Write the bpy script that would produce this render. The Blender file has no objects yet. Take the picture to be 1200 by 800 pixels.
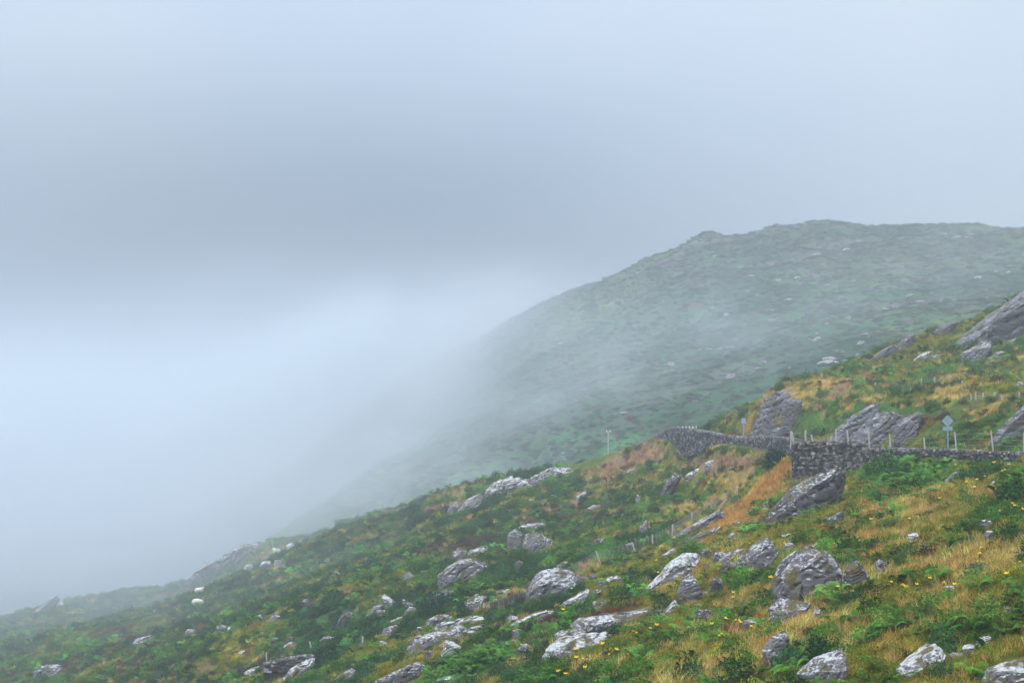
import bpy, bmesh, math, random
import numpy as np
from mathutils import Vector, noise as mnoise
random.seed(7); rng = np.random.default_rng(7)
scene = bpy.context.scene
C = scene.collection
FP = 2000.0; PT = 0.04
cp, sp = math.cos(math.atan(PT)), math.sin(math.atan(PT))
def P(px, py, D):
    u = (px-600)/FP; v = (400-py)/FP
    yy = cp - v*sp; zz = v*cp + sp
    return np.array([u*D/yy, D, zz*D/yy])
def proj(x, y, z):
    w = y*cp + z*sp; v = -y*sp + z*cp
    w = np.where(w < 1, 1, w)
    return 600+FP*x/w, 400-FP*v/w

# ------------------------------------------------------------------ tagging
def tag(o, label=None, cat=None, group=None, kind=None):
    if label: o['label'] = label
    if cat: o['category'] = cat
    if group: o['group'] = group
    if kind: o['kind'] = kind
    return o
def link(name, me, mats=(), parent=None, loc=None):
    o = bpy.data.objects.new(name, me); C.objects.link(o)
    for m in (mats if isinstance(mats, (list, tuple)) else [mats]):
        if m.name not in [x.name for x in me.materials if x]: me.materials.append(m)
    if parent: o.parent = parent
    if loc is not None: o.location = loc
    return o
def empty(name, loc, rz=0):
    o = bpy.data.objects.new(name, None); C.objects.link(o); o.location = loc; o.rotation_euler.z = rz
    o.empty_display_size = .3
    return o
def mesh_np(name, V, F, smooth=False):
    me = bpy.data.meshes.new(name)
    V = np.asarray(V, dtype=np.float32); F = np.asarray(F, dtype=np.int32)
    n, k = F.shape
    me.vertices.add(len(V)); me.vertices.foreach_set('co', V.ravel())
    me.loops.add(n*k); me.loops.foreach_set('vertex_index', F.ravel())
    me.polygons.add(n); me.polygons.foreach_set('loop_start', np.arange(0, n*k, k, dtype=np.int32))
    me.polygons.foreach_set('loop_total', np.full(n, k, dtype=np.int32))
    me.polygons.foreach_set('use_smooth', np.full(n, smooth, dtype=bool))
    me.update(calc_edges=True)
    return me

# ------------------------------------------------------------------ numpy noise
_perm = rng.random((256, 256))
def vnoise(x, y, s, seed=0):
    x = np.asarray(x)/s + seed*17.31; y = np.asarray(y)/s + seed*9.73
    xi = np.floor(x).astype(int); yi = np.floor(y).astype(int)
    fx = x-xi; fy = y-yi; fx = fx*fx*(3-2*fx); fy = fy*fy*(3-2*fy)
    g = lambda a, b: _perm[a & 255, b & 255]
    return (g(xi, yi)*(1-fx)+g(xi+1, yi)*fx)*(1-fy)+(g(xi, yi+1)*(1-fx)+g(xi+1, yi+1)*fx)*fy
def fbm(x, y, s, seed=0, o=4):
    t = 0; a = 1; n = 0
    for i in range(o):
        c, s2 = math.cos(i*1.1), math.sin(i*1.1)
        t = t + a*(vnoise(x*c-y*s2, x*s2+y*c, s, seed+i)-.5)*2; n += a; a *= .5; s *= .5
    return t/n
def sst(a, b, x):
    t = np.clip((x-a)/(b-a), 0, 1); return t*t*(3-2*t)

# ------------------------------------------------------------------ terrain height (thin plate splines)
class TPS:
    def __init__(s, pts, lam=0.0):
        p = np.array(pts, float); s.c = p[:, :2]/100; n = len(p)
        K = s.k(s.c, s.c) + lam*np.eye(n)
        A = np.zeros((n+3, n+3)); A[:n, :n] = K; A[:n, n] = 1; A[:n, n+1:] = s.c
        A[n, :n] = 1; A[n+1:, :n] = s.c.T
        s.w = np.linalg.solve(A, np.concatenate([p[:, 2], [0, 0, 0]]))
    def k(s, a, b):
        r2 = ((a[:, None, :]-b[None])**2).sum(-1); return r2*np.log(r2+1e-9)*.5
    def __call__(s, x, y):
        sh = x.shape; q = np.stack([x.ravel(), y.ravel()], 1)/100; out = np.empty(len(q))
        for i in range(0, len(q), 20000):
            b = q[i:i+20000]; out[i:i+20000] = s.k(b, s.c)@s.w[:-3] + s.w[-3] + b@s.w[-2:]
        return out.reshape(sh)
ROADZ = -3.5
near = [(-300,835,300),(-150,775,300),(0,729,300),(110,699,300),(215,686,290),(280,646,290),(340,638,285),(420,611,270),(500,591,260),
 (560,567,250),(640,552,240),(700,540,232),(740,530,225),(765,524,215),
 (0,800,190),(150,800,165),(300,800,125),(400,800,105),(500,800,88),(600,800,74),(700,800,62),(800,800,54),(900,800,49),
 (1000,800,45),(1100,800,42),(1200,800,40),(1350,800,38),(-100,820,190),
 (1190,700,50),(1190,620,68),(1190,553,100),(1300,530,95),(1111,541,112),(1010,556,118),(935,562,122),
 (1000,600,88),(940,612,96),(950,690,66),(890,668,76),(780,690,86),(700,770,67),(720,738,78),(500,765,98),
 (330,790,120),(300,730,165),(200,745,190),(100,755,215),(50,740,255),(650,705,112),(545,680,133),(620,645,160),(450,720,140),
 (400,700,157),(300,668,238),(230,708,262),(750,620,150),(750,590,175),(785,575,185),(850,596,150),(864,592,142),(800,640,115),(850,612,125),
 (700,568,205),(600,590,212),(850,536,192),(905,545,160),(820,555,190),(450,640,222),(550,615,198),(800,536,198),
 (1240,333,225),(1200,352,215),(1140,375,213),(1060,402,205),(1000,434,200),(940,452,190),(925,455,189),(905,463,190),(888,474,192),
 (1190,490,128),(1190,450,165),(1130,445,178),(1150,405,195),(1080,472,162),(960,485,168),(1040,478,150),(1090,505,132),(1300,400,180),(1300,480,130)]
pts = [tuple(P(*a)) for a in near]
for a in near[:14]:                     # the ground falls away past its crest
    q = P(a[0], a[1], a[2]); e = P(a[0], a[1]+34, a[2]*1.14); pts.append(tuple(e))
for a in [(1240,345,225),(1200,360,215),(1140,385,213),(1060,412,205),(1000,444,200),(940,464,192)]:
    pts.append(tuple(P(a[0], a[1]+45, a[2]*1.2)))
pts += [(27.5,141,-3.4),(30,135,-3.4),(33,129,-3.4),(29.5,148,*[float(P(1000,476,149)[2])]),(32.5,147,float(P(1035,467,149)[2])),(33.5,138,float(P(1078,472,140)[2])),(0,0,-1.7),(5,-8,-1.2),(-12,0,-6),(0,12,-4.4),(0,25,-7.2),(6,20,-5.2),(4,10,-3.4),(20,0,2),(-25,5,-11),(14,25,-4.6),(30,30,-1)]
for x, y in [(24,130),(23.5,145),(24,165),(24,185),(21,205),(34,116),(45,107)]: pts.append((x, y, ROADZ))
tps1 = TPS(pts, 2e-4)
road = np.array([(95,78),(60,97),(46,106),(34,116),(26.5,128),(23.6,145),(24.3,165),(24.2,185),(21,205),(11,220),(-6,236),(-30,262),(-60,300)], float)
def catmull(p, n=10):
    out = []
    for i in range(len(p)-1):
        a, b, c, d = p[max(i-1, 0)], p[i], p[i+1], p[min(i+2, len(p)-1)]
        for t in np.linspace(0, 1, n, endpoint=False):
            out.append(.5*((2*b)+(c-a)*t+(2*a-5*b+4*c-d)*t*t+(3*b-a-3*c+d)*t**3))
    out.append(p[-1]); return np.array(out)
roadc = catmull(road)
roadz = np.minimum(ROADZ, tps1(roadc[:, 0], roadc[:, 1])-.9*sst(208, 225, roadc[:, 1])+3*(1-sst(205, 212, roadc[:, 1])))
def road_dist(x, y):
    sh = x.shape; x = x.ravel(); y = y.ravel(); best = np.full(x.shape, 1e9); bz = np.zeros(x.shape)
    m = (x > -75) & (x < 105) & (y > 65) & (y < 310)
    xm, ym = x[m], y[m]; bb = np.full(xm.shape, 1e9); zz = np.zeros(xm.shape)
    for i in range(len(roadc)-1):
        a, b = roadc[i], roadc[i+1]; d = b-a; t = np.clip(((xm-a[0])*d[0]+(ym-a[1])*d[1])/(d@d), 0, 1)
        r = np.hypot(xm-a[0]-t*d[0], ym-a[1]-t*d[1]); k = r < bb; bb[k] = r[k]; zz[k] = (roadz[i]+t*(roadz[i+1]-roadz[i]))[k]
    best[m] = bb; bz[m] = zz
    return best.reshape(sh), bz.reshape(sh)
def height_raw(x, y):
    z = tps1(x, y)
    amp = sst(20, 60, y)
    z = z + amp*(.55*fbm(x, y, 11, 3, 3) + .30*fbm(x, y, 3.2, 8, 3) + .25*np.abs(fbm(x, y, 6, 21, 3)))
    rd, rz = road_dist(x, y)
    k = 1-sst(2.8, np.where(y < 168, 8.0, 4.8), rd); z = z*(1-k)+rz*k
    low = -53 + 1.2*fbm(x, y, 90, 5, 3)
    k = sst(318, 400, y); z = z*(1-k)+np.minimum(z, low)*k
    k = sst(-110, -230, x); z = z*(1-k)+np.minimum(z, low)*k
    k = sst(230, 330, x); z = z*(1-k)+low*k
    k = sst(-120, -30, y); z = low*(1-k)+z*k
    return np.clip(z, -55, 46)
def axis(lo, hi, st, far):
    mid = list(np.arange(lo, hi, st)); a = []; v = lo; s = st
    while v > -far: s *= 1.25; v -= s; a.append(v)
    b = []; v = mid[-1]; s = st
    while v < far: s *= 1.25; v += s; b.append(v)
    return np.array(a[::-1]+mid+b)
GX = axis(-105, 85, .55, 5200); GY = axis(22, 325, .55, 5200)
XX, YY = np.meshgrid(GX, GY, indexing='ij')
HH = height_raw(XX, YY)
def hgt(x, y):
    x = np.atleast_1d(np.asarray(x, float)); y = np.atleast_1d(np.asarray(y, float))
    fi = np.interp(x, GX, np.arange(len(GX))); fj = np.interp(y, GY, np.arange(len(GY)))
    i = np.minimum(fi.astype(int), len(GX)-2); j = np.minimum(fj.astype(int), len(GY)-2); a = fi-i; b = fj-j
    return (HH[i, j]*(1-a)+HH[i+1, j]*a)*(1-b)+(HH[i, j+1]*(1-a)+HH[i+1, j+1]*a)*b
DD = np.concatenate([np.arange(34, 330, .25)])
def at(px, py, dmin=34):
    d = P(px, py, 1.0); D = DD[DD >= dmin]
    h = hgt(d[0]*D, D); k = np.nonzero(d[2]*D <= h)[0]
    if len(k) == 0: return None
    D = D[k[0]]; return np.array([d[0]*D, D, hgt(d[0]*D, D)[0]])

# ------------------------------------------------------------------ materials
def newmat(name):
    m = bpy.data.materials.new(name); m.use_nodes = True; nt = m.node_tree
    for n in list(nt.nodes): nt.nodes.remove(n)
    return m, nt
def N(nt, t, **kw):
    n = nt.nodes.new(t)
    for k, v in kw.items():
        if k in n.inputs: n.inputs[k].default_value = v
        else: setattr(n, k, v)
    return n
def principled(nt, rough=.85, spec=.25):
    b = N(nt, 'ShaderNodeBsdfPrincipled'); b.inputs['Roughness'].default_value = rough
    b.inputs['Specular IOR Level'].default_value = spec
    o = N(nt, 'ShaderNodeOutputMaterial'); nt.links.new(b.outputs[0], o.inputs[0]); return b
def ramp(nt, fac, stops):
    r = N(nt, 'ShaderNodeValToRGB'); e = r.color_ramp.elements
    while len(e) > 1: e.remove(e[0])
    e[0].position = stops[0][0]; e[0].color = (*stops[0][1], 1)
    for p, c in stops[1:]:
        q = e.new(p); q.color = (*c, 1)
    nt.links.new(fac, r.inputs[0]); return r
def mixc(nt, f, a, b, bt='MIX'):
    m = N(nt, 'ShaderNodeMix', data_type='RGBA', blend_type=bt)
    for s, v in ((0, f), (6, a), (7, b)):
        if hasattr(v, 'links') or hasattr(v, 'is_linked'): nt.links.new(v, m.inputs[s])
        else: m.inputs[s].default_value = v if s == 0 else (*v, 1)
    return m.outputs[2]
def math_(nt, op, a, b=0.0, clamp=False):
    m = N(nt, 'ShaderNodeMath', operation=op); m.use_clamp = clamp
    for i, v in enumerate((a, b)):
        if hasattr(v, 'is_linked'): nt.links.new(v, m.inputs[i])
        else: m.inputs[i].default_value = v
    return m.outputs[0]

def rock_material(name, dark, light, lich, lich_amt, warm=0.0, strata=(0, math.radians(-33), 0)):
    m, nt = newmat(name); b = principled(nt, .9, .2); L = nt.links.new
    tc = N(nt, 'ShaderNodeTexCoord'); oi = N(nt, 'ShaderNodeObjectInfo')
    off = N(nt, 'ShaderNodeVectorMath', operation='SCALE'); off.inputs[0].default_value = (37, 19, 53); L(oi.outputs['Random'], off.inputs['Scale'])
    add = N(nt, 'ShaderNodeVectorMath', operation='ADD'); L(tc.outputs['Object'], add.inputs[0]); L(off.outputs[0], add.inputs[1])
    mp = N(nt, 'ShaderNodeMapping'); mp.inputs['Rotation'].default_value = strata; mp.inputs['Scale'].default_value = (.55, .8, 3.2); L(add.outputs[0], mp.inputs[0])
    n1 = N(nt, 'ShaderNodeTexNoise', Scale=1.6, Detail=8.0, Roughness=.65); L(mp.outputs[0], n1.inputs['Vector'])
    n2 = N(nt, 'ShaderNodeTexNoise', Scale=2.2, Detail=10.0, Roughness=.72); L(add.outputs[0], n2.inputs['Vector'])
    n3 = N(nt, 'ShaderNodeTexNoise', Scale=3.6, Detail=8.0, Roughness=.7); L(mp.outputs[0], n3.inputs['Vector'])
    base = ramp(nt, n1.outputs[0], [(.32, dark), (.5, tuple((a+c)/2 for a, c in zip(dark, light))), (.68, light)])
    geo = N(nt, 'ShaderNodeNewGeometry'); sx = N(nt, 'ShaderNodeSeparateXYZ'); L(geo.outputs['Normal'], sx.inputs[0])
    up = math_(nt, 'MULTIPLY', sx.outputs[2], .15)
    s = math_(nt, 'ADD', math_(nt, 'MULTIPLY', n2.outputs[0], .5), math_(nt, 'MULTIPLY', n3.outputs[0], .5))
    s = math_(nt, 'ADD', s, up); s = math_(nt, 'ADD', s, lich_amt)
    n6 = N(nt, 'ShaderNodeTexNoise', Scale=7.5, Detail=6.0, Roughness=.6); L(add.outputs[0], n6.inputs['Vector'])
    s = math_(nt, 'ADD', s, math_(nt, 'MULTIPLY', math_(nt, 'SUBTRACT', n6.outputs[0], .5), .45))
    lm = ramp(nt, s, [(.50, (0, 0, 0)), (.535, (.8, .8, .8)), (.62, (1, 1, 1))])
    n4 = N(nt, 'ShaderNodeTexNoise', Scale=14.0, Detail=5.0, Roughness=.7); L(add.outputs[0], n4.inputs['Vector'])
    lc = ramp(nt, n4.outputs[0], [(.35, tuple(c*.5 for c in lich)), (.6, lich)])
    col = mixc(nt, lm.outputs[0], base.outputs[0], lc.outputs[0])
    if warm > 0:
        n5 = N(nt, 'ShaderNodeTexNoise', Scale=1.1, Detail=6.0, Roughness=.6); L(add.outputs[0], n5.inputs['Vector'])
        wr = ramp(nt, math_(nt, 'ADD', n5.outputs[0], math_(nt, 'MULTIPLY', sx.outputs[2], .1)), [(.62-.1*warm, (0, 0, 0)), (.68-.1*warm, (1, 1, 1))])
        col = mixc(nt, wr.outputs[0], col, (.10, .085, .035))
    L(col, b.inputs['Base Color'])
    h = math_(nt, 'ADD', math_(nt, 'MULTIPLY', n1.outputs[0], 1.0), math_(nt, 'MULTIPLY', n4.outputs[0], .35))
    bp = N(nt, 'ShaderNodeBump', Strength=.9, Distance=.09); L(h, bp.inputs['Height']); L(bp.outputs[0], b.inputs['Normal'])
    return m
M = {}
LI = (.60, .62, .62)
M['rock'] = rock_material('weathered_rock', (.065, .062, .070), (.185, .178, .192), (.56, .57, .57), -.092, .3)
M['pale'] = rock_material('lichen_rock', (.08, .078, .085), (.22, .215, .225), (.60, .62, .62), -.045, .1)
M['dark'] = rock_material('dark_rock', (.035, .032, .038), (.10, .093, .106), LI, -.125, .2)
M['cliff'] = rock_material('cliff_rock', (.065, .065, .078), (.18, .175, .195), (.45, .45, .46), -.13, .15, (0, math.radians(-50), 0))
M['far'] = rock_material('distant_rock', (.08, .08, .09), (.20, .20, .205), (.34, .34, .34), -.05, 0)

def wall_stone_mat():
    m, nt = newmat('wall_stone'); b = principled(nt, .92, .2); L = nt.links.new
    at_ = N(nt, 'ShaderNodeAttribute', attribute_name='shade'); tc = N(nt, 'ShaderNodeTexCoord')
    n = N(nt, 'ShaderNodeTexNoise', Scale=5.0, Detail=7.0, Roughness=.7); L(tc.outputs['Object'], n.inputs['Vector'])
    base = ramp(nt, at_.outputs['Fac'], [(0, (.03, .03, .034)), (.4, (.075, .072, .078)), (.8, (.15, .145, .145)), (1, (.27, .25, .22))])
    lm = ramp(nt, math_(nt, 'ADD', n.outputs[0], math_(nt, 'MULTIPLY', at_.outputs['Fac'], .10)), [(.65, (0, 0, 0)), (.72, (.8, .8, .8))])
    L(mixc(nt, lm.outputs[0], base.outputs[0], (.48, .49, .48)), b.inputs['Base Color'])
    bp = N(nt, 'ShaderNodeBump', Strength=.8, Distance=.05); L(n.outputs[0], bp.inputs['Height']); L(bp.outputs[0], b.inputs['Normal'])
    return m
M['wall'] = wall_stone_mat()
def plain(name, c, rough=.8, var=.25, sc=6.0, metal=0.0):
    m, nt = newmat(name); b = principled(nt, rough, .3); b.inputs['Metallic'].default_value = metal
    tc = N(nt, 'ShaderNodeTexCoord'); n = N(nt, 'ShaderNodeTexNoise', Scale=sc, Detail=6.0, Roughness=.65); nt.links.new(tc.outputs['Object'], n.inputs['Vector'])
    r = ramp(nt, n.outputs[0], [(.3, tuple(x*(1-var) for x in c)), (.7, tuple(min(1, x*(1+var)) for x in c))])
    nt.links.new(r.outputs[0], b.inputs['Base Color']); return m
M['wood'] = plain('weathered_wood', (.33, .32, .30), .9, .3, 5)
M['wire'] = plain('galvanised_wire', (.30, .31, .32), .6, .2, 20)
M['zinc'] = plain('galvanised_metal', (.22, .33, .42), .55, .12, 3, .2)
M['blue'] = plain('blue_panel', (.12, .32, .66), .5, .08, 3)
M['white'] = plain('white_paint', (.75, .76, .76), .6, .1, 3)
M['red'] = plain('red_paint', (.5, .08, .07), .6, .1, 3)
M['rail'] = plain('rail_metal', (.10, .11, .13), .6, .2, 4)
M['asphalt'] = plain('asphalt', (.06, .06, .062), .95, .25, 8)
M['line'] = plain('road_paint', (.7, .7, .66), .8, .15, 6)
M['fleece'] = plain('fleece', (.66, .62, .53), 1, .15, 9)
M['face'] = plain('dark_face', (.03, .028, .026), .9, .2, 9)
M['teal'] = plain('marker_paint', (.12, .45, .42), .9, .2, 9)

def veg_mat(name, trans=.25):
    m, nt = newmat(name); L = nt.links.new
    a = N(nt, 'ShaderNodeAttribute', attribute_name='tint', attribute_type='INSTANCER')
    oi = N(nt, 'ShaderNodeObjectInfo'); geo = N(nt, 'ShaderNodeNewGeometry')
    v = math_(nt, 'ADD', math_(nt, 'MULTIPLY', oi.outputs['Random'], .5), math_(nt, 'MULTIPLY', geo.outputs['Random Per Island'], .9))
    v = math_(nt, 'ADD', v, .35)
    hs = N(nt, 'ShaderNodeHueSaturation'); L(a.outputs['Color'], hs.inputs['Color']); L(v, hs.inputs['Value'])
    L(math_(nt, 'ADD', .485, math_(nt, 'MULTIPLY', geo.outputs['Random Per Island'], .03)), hs.inputs['Hue'])
    d = N(nt, 'ShaderNodeBsdfDiffuse'); t = N(nt, 'ShaderNodeBsdfTranslucent'); L(hs.outputs[0], d.inputs[0]); L(hs.outputs[0], t.inputs[0])
    mx = N(nt, 'ShaderNodeMixShader'); mx.inputs[0].default_value = trans; L(d.outputs[0], mx.inputs[1]); L(t.outputs[0], mx.inputs[2])
    o = N(nt, 'ShaderNodeOutputMaterial'); L(mx.outputs[0], o.inputs[0]); return m
M['veg'] = veg_mat('leaf_matter')
def ground_mat():
    m, nt = newmat('soil_and_turf'); b = principled(nt, .95, .1); L = nt.links.new
    a = N(nt, 'ShaderNodeAttribute', attribute_name='tint')
    geo = N(nt, 'ShaderNodeNewGeometry')
    n = N(nt, 'ShaderNodeTexNoise', Scale=1.3, Detail=12.0, Roughness=.75); L(geo.outputs['Position'], n.inputs['Vector'])
    n2 = N(nt, 'ShaderNodeTexNoise', Scale=.11, Detail=8.0, Roughness=.7); L(geo.outputs['Position'], n2.inputs['Vector'])
    r = ramp(nt, n.outputs[0], [(.3, (.45, .45, .45)), (.52, (.95, .95, .95)), (.72, (1.7, 1.6, 1.5))])
    r2 = ramp(nt, n2.outputs[0], [(.35, (.75, .8, .8)), (.65, (1.25, 1.2, 1.1))])
    c = mixc(nt, 1.0, a.outputs['Color'], r.outputs[0], 'MULTIPLY'); c = mixc(nt, 1.0, c, r2.outputs[0], 'MULTIPLY')
    L(c, b.inputs['Base Color'])
    bp = N(nt, 'ShaderNodeBump', Strength=1.0, Distance=.35); L(n.outputs[0], bp.inputs['Height']); L(bp.outputs[0], b.inputs['Normal'])
    return m
M['ground'] = ground_mat()

# ------------------------------------------------------------------ vegetation map
DG = (.034, .088, .026); GG = (.068, .155, .022); BR = (.072, .185, .028); OL = (.18, .185, .018)
ST = (.50, .35, .10); OR = (.52, .27, .065); TN = (.33, .21, .115); RU = (.15, .055, .022); HB = (.070, .050, .038)
PAL = np.array([DG, GG, BR, OL, ST, OR, TN, RU, HB])
dg, gg, br, ol, st, og, tn, ru, hb = range(9)
# photo-measured patches of plant cover: x, y, half length, half width, angle up to the right, kind, strength
PATCH = [(885,588,66,13,38,og,1.05),(845,615,30,9,38,og,1.2),(905,560,30,8,30,og,.9),(740,542,52,13,24,tn,1.4),(835,545,45,12,5,tn,1.2),(885,540,40,10,5,tn,1.1),
 (790,600,35,8,25,st,0.36),(1070,600,40,12,35,st,0.54),(1120,600,30,10,30,st,0.42),(1130,675,65,16,20,st,0.66),(1085,650,45,10,35,og,.8),(1025,640,35,12,35,og,.8),
 (1055,640,25,10,30,st,0.42),(830,700,16,9,60,og,.8),(850,705,14,8,20,ru,1.0),(690,782,45,14,18,st,0.66),(925,745,60,12,25,st,0.60),(1040,760,28,12,10,og,.8),(1105,735,26,16,50,st,0.48),
 (1180,660,40,14,25,st,0.48),(1160,730,18,6,0,ru,.8),(720,720,30,4,15,ru,1.3),(650,738,30,4,10,ol,.5),
 (1065,556,48,17,-8,br,1.5),(1190,572,22,22,20,br,1.3),(1160,555,30,12,20,dg,1.0),(835,722,52,10,20,br,1.0),(560,776,40,16,20,br,1.4),(1150,612,34,9,15,gg,.9),(1120,640,24,9,40,br,.9),
 (1178,705,34,14,10,br,1.1),(1170,760,50,22,10,br,.9),(945,765,30,22,40,dg,.9),(1015,700,30,9,25,dg,.8),(500,705,42,13,5,dg,1.2),(520,700,22,12,5,br,.6),(640,700,55,10,12,dg,.9),
 (600,665,30,12,5,dg,.9),(740,640,50,12,15,dg,.8),(680,650,50,10,12,gg,.8),(908,534,15,9,20,dg,1.6),(895,550,14,6,25,gg,1.0),(850,548,12,5,10,dg,1.3),(822,530,10,5,30,dg,1.3),
 (805,580,45,7,8,gg,1.1),(390,722,42,13,-5,dg,1.2),(380,765,26,14,-10,dg,1.4),(420,770,40,8,35,ol,.8),(330,745,60,12,5,gg,.6),(600,700,22,6,20,hb,.8),(585,687,26,7,10,ru,.6),
 (565,715,14,4,10,og,.7),(410,697,16,4,5,tn,.8),(490,745,22,7,30,og,.8),(470,780,40,9,35,ol,.9),(545,635,60,8,15,hb,.5),(600,613,25,6,20,tn,.5),(690,595,40,8,15,hb,.5),
 (780,662,50,9,20,ol,.8),(700,690,40,9,20,ol,1.0),(760,700,40,8,15,hb,.6),(1060,690,60,14,20,ol,.8),(930,625,70,10,28,ol,1.0),(980,640,20,8,20,gg,.8),
 (1120,455,20,16,60,st,0.48),(1150,470,12,16,50,tn,.8),(1000,450,40,6,35,tn,.9),(970,475,25,3,40,tn,1.2),(1100,400,60,10,22,ol,1.0),(1170,390,30,8,25,og,.8),(1060,480,30,9,0,gg,.9),
 (960,495,35,14,10,gg,1.2),(1140,425,60,9,15,gg,.8),(1090,495,18,8,30,ru,1.0),(1065,500,12,6,10,ru,.8),(1110,510,50,5,8,tn,.6),(1150,505,25,10,30,gg,.9),(1180,430,30,9,10,ol,.8),(925,462,8,6,0,tn,1.2),
 (540,590,20,5,10,tn,.8),(500,598,20,4,8,tn,.9),(150,735,30,6,10,ru,.3),(200,695,30,5,10,tn,.35),(170,740,60,8,10,hb,.4)]
def vegmap(x, y, z):
    """scores per kind of cover, for points on the slope"""
    px, py = proj(x, y, z)
    S = np.zeros((len(x), 9))
    right = sst(640, 900, px + (py-640)*.3); up = sst(560, 500, py); left = 1-sst(250, 650, px)
    f = lambda s, k: fbm(x, y, s, k, 4) + .45*fbm(x, y, 1.3, k+3, 2) + .35*fbm(x, y, 17, k+5, 2)
    S[:, dg] = .44+.04*left-.27*right + .7*f(5.0, 31)
    S[:, gg] = .42+.02*right + .75*f(4.0, 41) + .1*up
    S[:, br] = .22+.02*left + .75*f(4.5, 51)
    S[:, ol] = .36+.36*right + .7*f(5.0, 61)
    S[:, st] = .15+.38*right-.1*left + .75*f(3.2, 71)
    S[:, og] = -.08+.32*right + .8*f(3.0, 81)
    S[:, tn] = .06+.02*up + .8*f(5.0, 91)
    S[:, ru] = -.12+.05*right + .8*f(3.0, 101)
    S[:, hb] = .17+.02*left + .8*f(4.0, 111)
    wx = 22*fbm(x, y, 5, 121, 5); wy = 12*fbm(x, y, 4, 131, 5)
    for cx, cy, rx, ry, ang, k, w in PATCH:
        c, s = math.cos(math.radians(ang)), math.sin(math.radians(ang))
        dx = px-cx+wx*min(1, rx/25); dy = -(py-cy)+wy*min(1, ry/10); u = (dx*c+dy*s)/rx; v = (-dx*s+dy*c)/ry
        S[:, k] += w*np.exp(-np.maximum(0, (u*u+v*v))**1.5*.8)
    return S
def terr_color(x, y, z):
    S = vegmap(x, y, z); W = np.exp((S-S.max(1, keepdims=True))*9); W /= W.sum(1, keepdims=True)
    return W@PAL

# ------------------------------------------------------------------ ground sheet
def grid_mesh(name, X, Y, Z):
    nx, ny = X.shape; V = np.stack([X.ravel(), Y.ravel(), Z.ravel()], 1)
    i, j = np.meshgrid(np.arange(nx-1), np.arange(ny-1), indexing='ij'); a = (i*ny+j).ravel()
    F = np.stack([a, a+ny, a+ny+1, a+1], 1)
    return mesh_np(name, V, F, True)
def set_tint(me, col):
    at_ = me.attributes.new('tint', 'FLOAT_COLOR', 'POINT'); c = np.ones((len(col), 4), np.float32); c[:, :3] = col
    at_.data.foreach_set('color', c.ravel())
me = grid_mesh('ground', XX, YY, HH)
gc = terr_color(XX.ravel(), YY.ravel(), HH.ravel())*.8
set_tint(me, gc)
tag(link('ground', me, M['ground']), kind='structure')

# ------------------------------------------------------------------ far hill
crest = [(1400,290,600),(1300,275,610),(1200,273,620),(1140,263,620),(1085,264,630),(1050,269,632),(1015,268,640),(965,266,650),(935,272,655),(905,276,660),
 (862,284,668),(838,277,672),(815,284,676),(770,300,690),(735,313,700),(700,327,712),(640,357,740),(600,378,760),(540,412,800),(480,447,850),(400,492,900),(300,540,960)]
hp = [tuple(P(*a)) for a in crest] + [tuple(P(a[0], a[1]+60, a[2]*1.25)) for a in crest]
hp += [tuple(P(*a)) for a in [(1400,420,410),(1200,400,400),(1050,440,390),(900,480,380),(780,515,375),(650,560,380),(500,610,400),(400,640,420),(300,680,450),
  (1200,335,500),(1050,350,500),(900,375,500),(780,405,510),(650,450,530),(550,490,570),(450,540,620),(350,580,660)]]
hp += [tuple(P(a[0], a[1]+150, a[2]*.80)) for a in [(1400,420,410),(1200,400,400),(1050,440,390),(900,480,380),(780,515,375),(650,560,380),(500,610,400),(400,640,420),(300,680,450)]]
tps2 = TPS(hp, 1e-4)
hx = np.arange(-190, 360, 2.0); hy = np.arange(325, 980, 2.2)
HX, HY = np.meshgrid(hx, hy, indexing='ij')
def hillz(x, y):
    z = tps2(x, y) + 3.0*fbm(x, y, 55, 7, 3) + 4.0*(np.abs(fbm(x, y, 30, 9, 5))-.2) + 1.2*fbm(x, y, 8, 15, 3)
    for bx, by, bh, br in ((79, 672, 1.1, 8), (73, 673, .6, 9), (118, 650, 1.6, 10), (101, 658, 1.2, 6), (154, 631, 1.6, 12), (56, 700, 1.2, 7)): z = z + bh*np.exp(-((x-bx)**2+((y-by)*.4)**2)/br**2)
    z = z + .45*np.abs(fbm(x, y, 5, 33, 3))*sst(20, 50, z)
    e = np.minimum.reduce([sst(-190, -120, x), 1-sst(300, 358, x), sst(325, 350, y), 1-sst(900, 978, y)])
    return z*e + (-58)*(1-e)
HZ = hillz(HX, HY)
me = grid_mesh('hill', HX, HY, HZ)
x, y = HX.ravel(), HY.ravel()
t1 = fbm(x, y, 40, 17, 4)[:, None]; t2 = fbm(x, y, 12, 19, 4)[:, None]
hc = np.array([.026, .088, .034]) + sst(-.1, .5, t1)*np.array([.040, .030, .006]) - sst(.0, .5, t2)*np.array([.014, .024, .010])
def hillcol(x, y, z):
    t1 = fbm(x, y, 40, 17, 4)[:, None]; t2 = fbm(x, y, 12, 19, 4)[:, None]
    c = np.array([.026, .088, .034]) + sst(-.1, .5, t1)*np.array([.040, .030, .006]) - sst(.0, .5, t2)*np.array([.014, .024, .010])
    p = sst(20, 60, z)[:, None]; c = c*(1-.35*p)+np.array([.045, .05, .04])*.35*p
    c = c*np.exp(.75*fbm(x, y, 18, 41, 5)+.5*fbm(x, y, 5, 43, 3))[:, None]*(1-.2*p); r = (sst(.12, .30, fbm(x, y*2.2, 16, 23, 5))*(.5+.5*p[:, 0]))[:, None]; return c*(1-.75*r)+np.array([.12, .12, .125])*.75*r
hc = hillcol(x, y, HZ.ravel()); set_tint(me, hc)
tag(link('hill', me, M['ground']), kind='structure')

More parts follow.
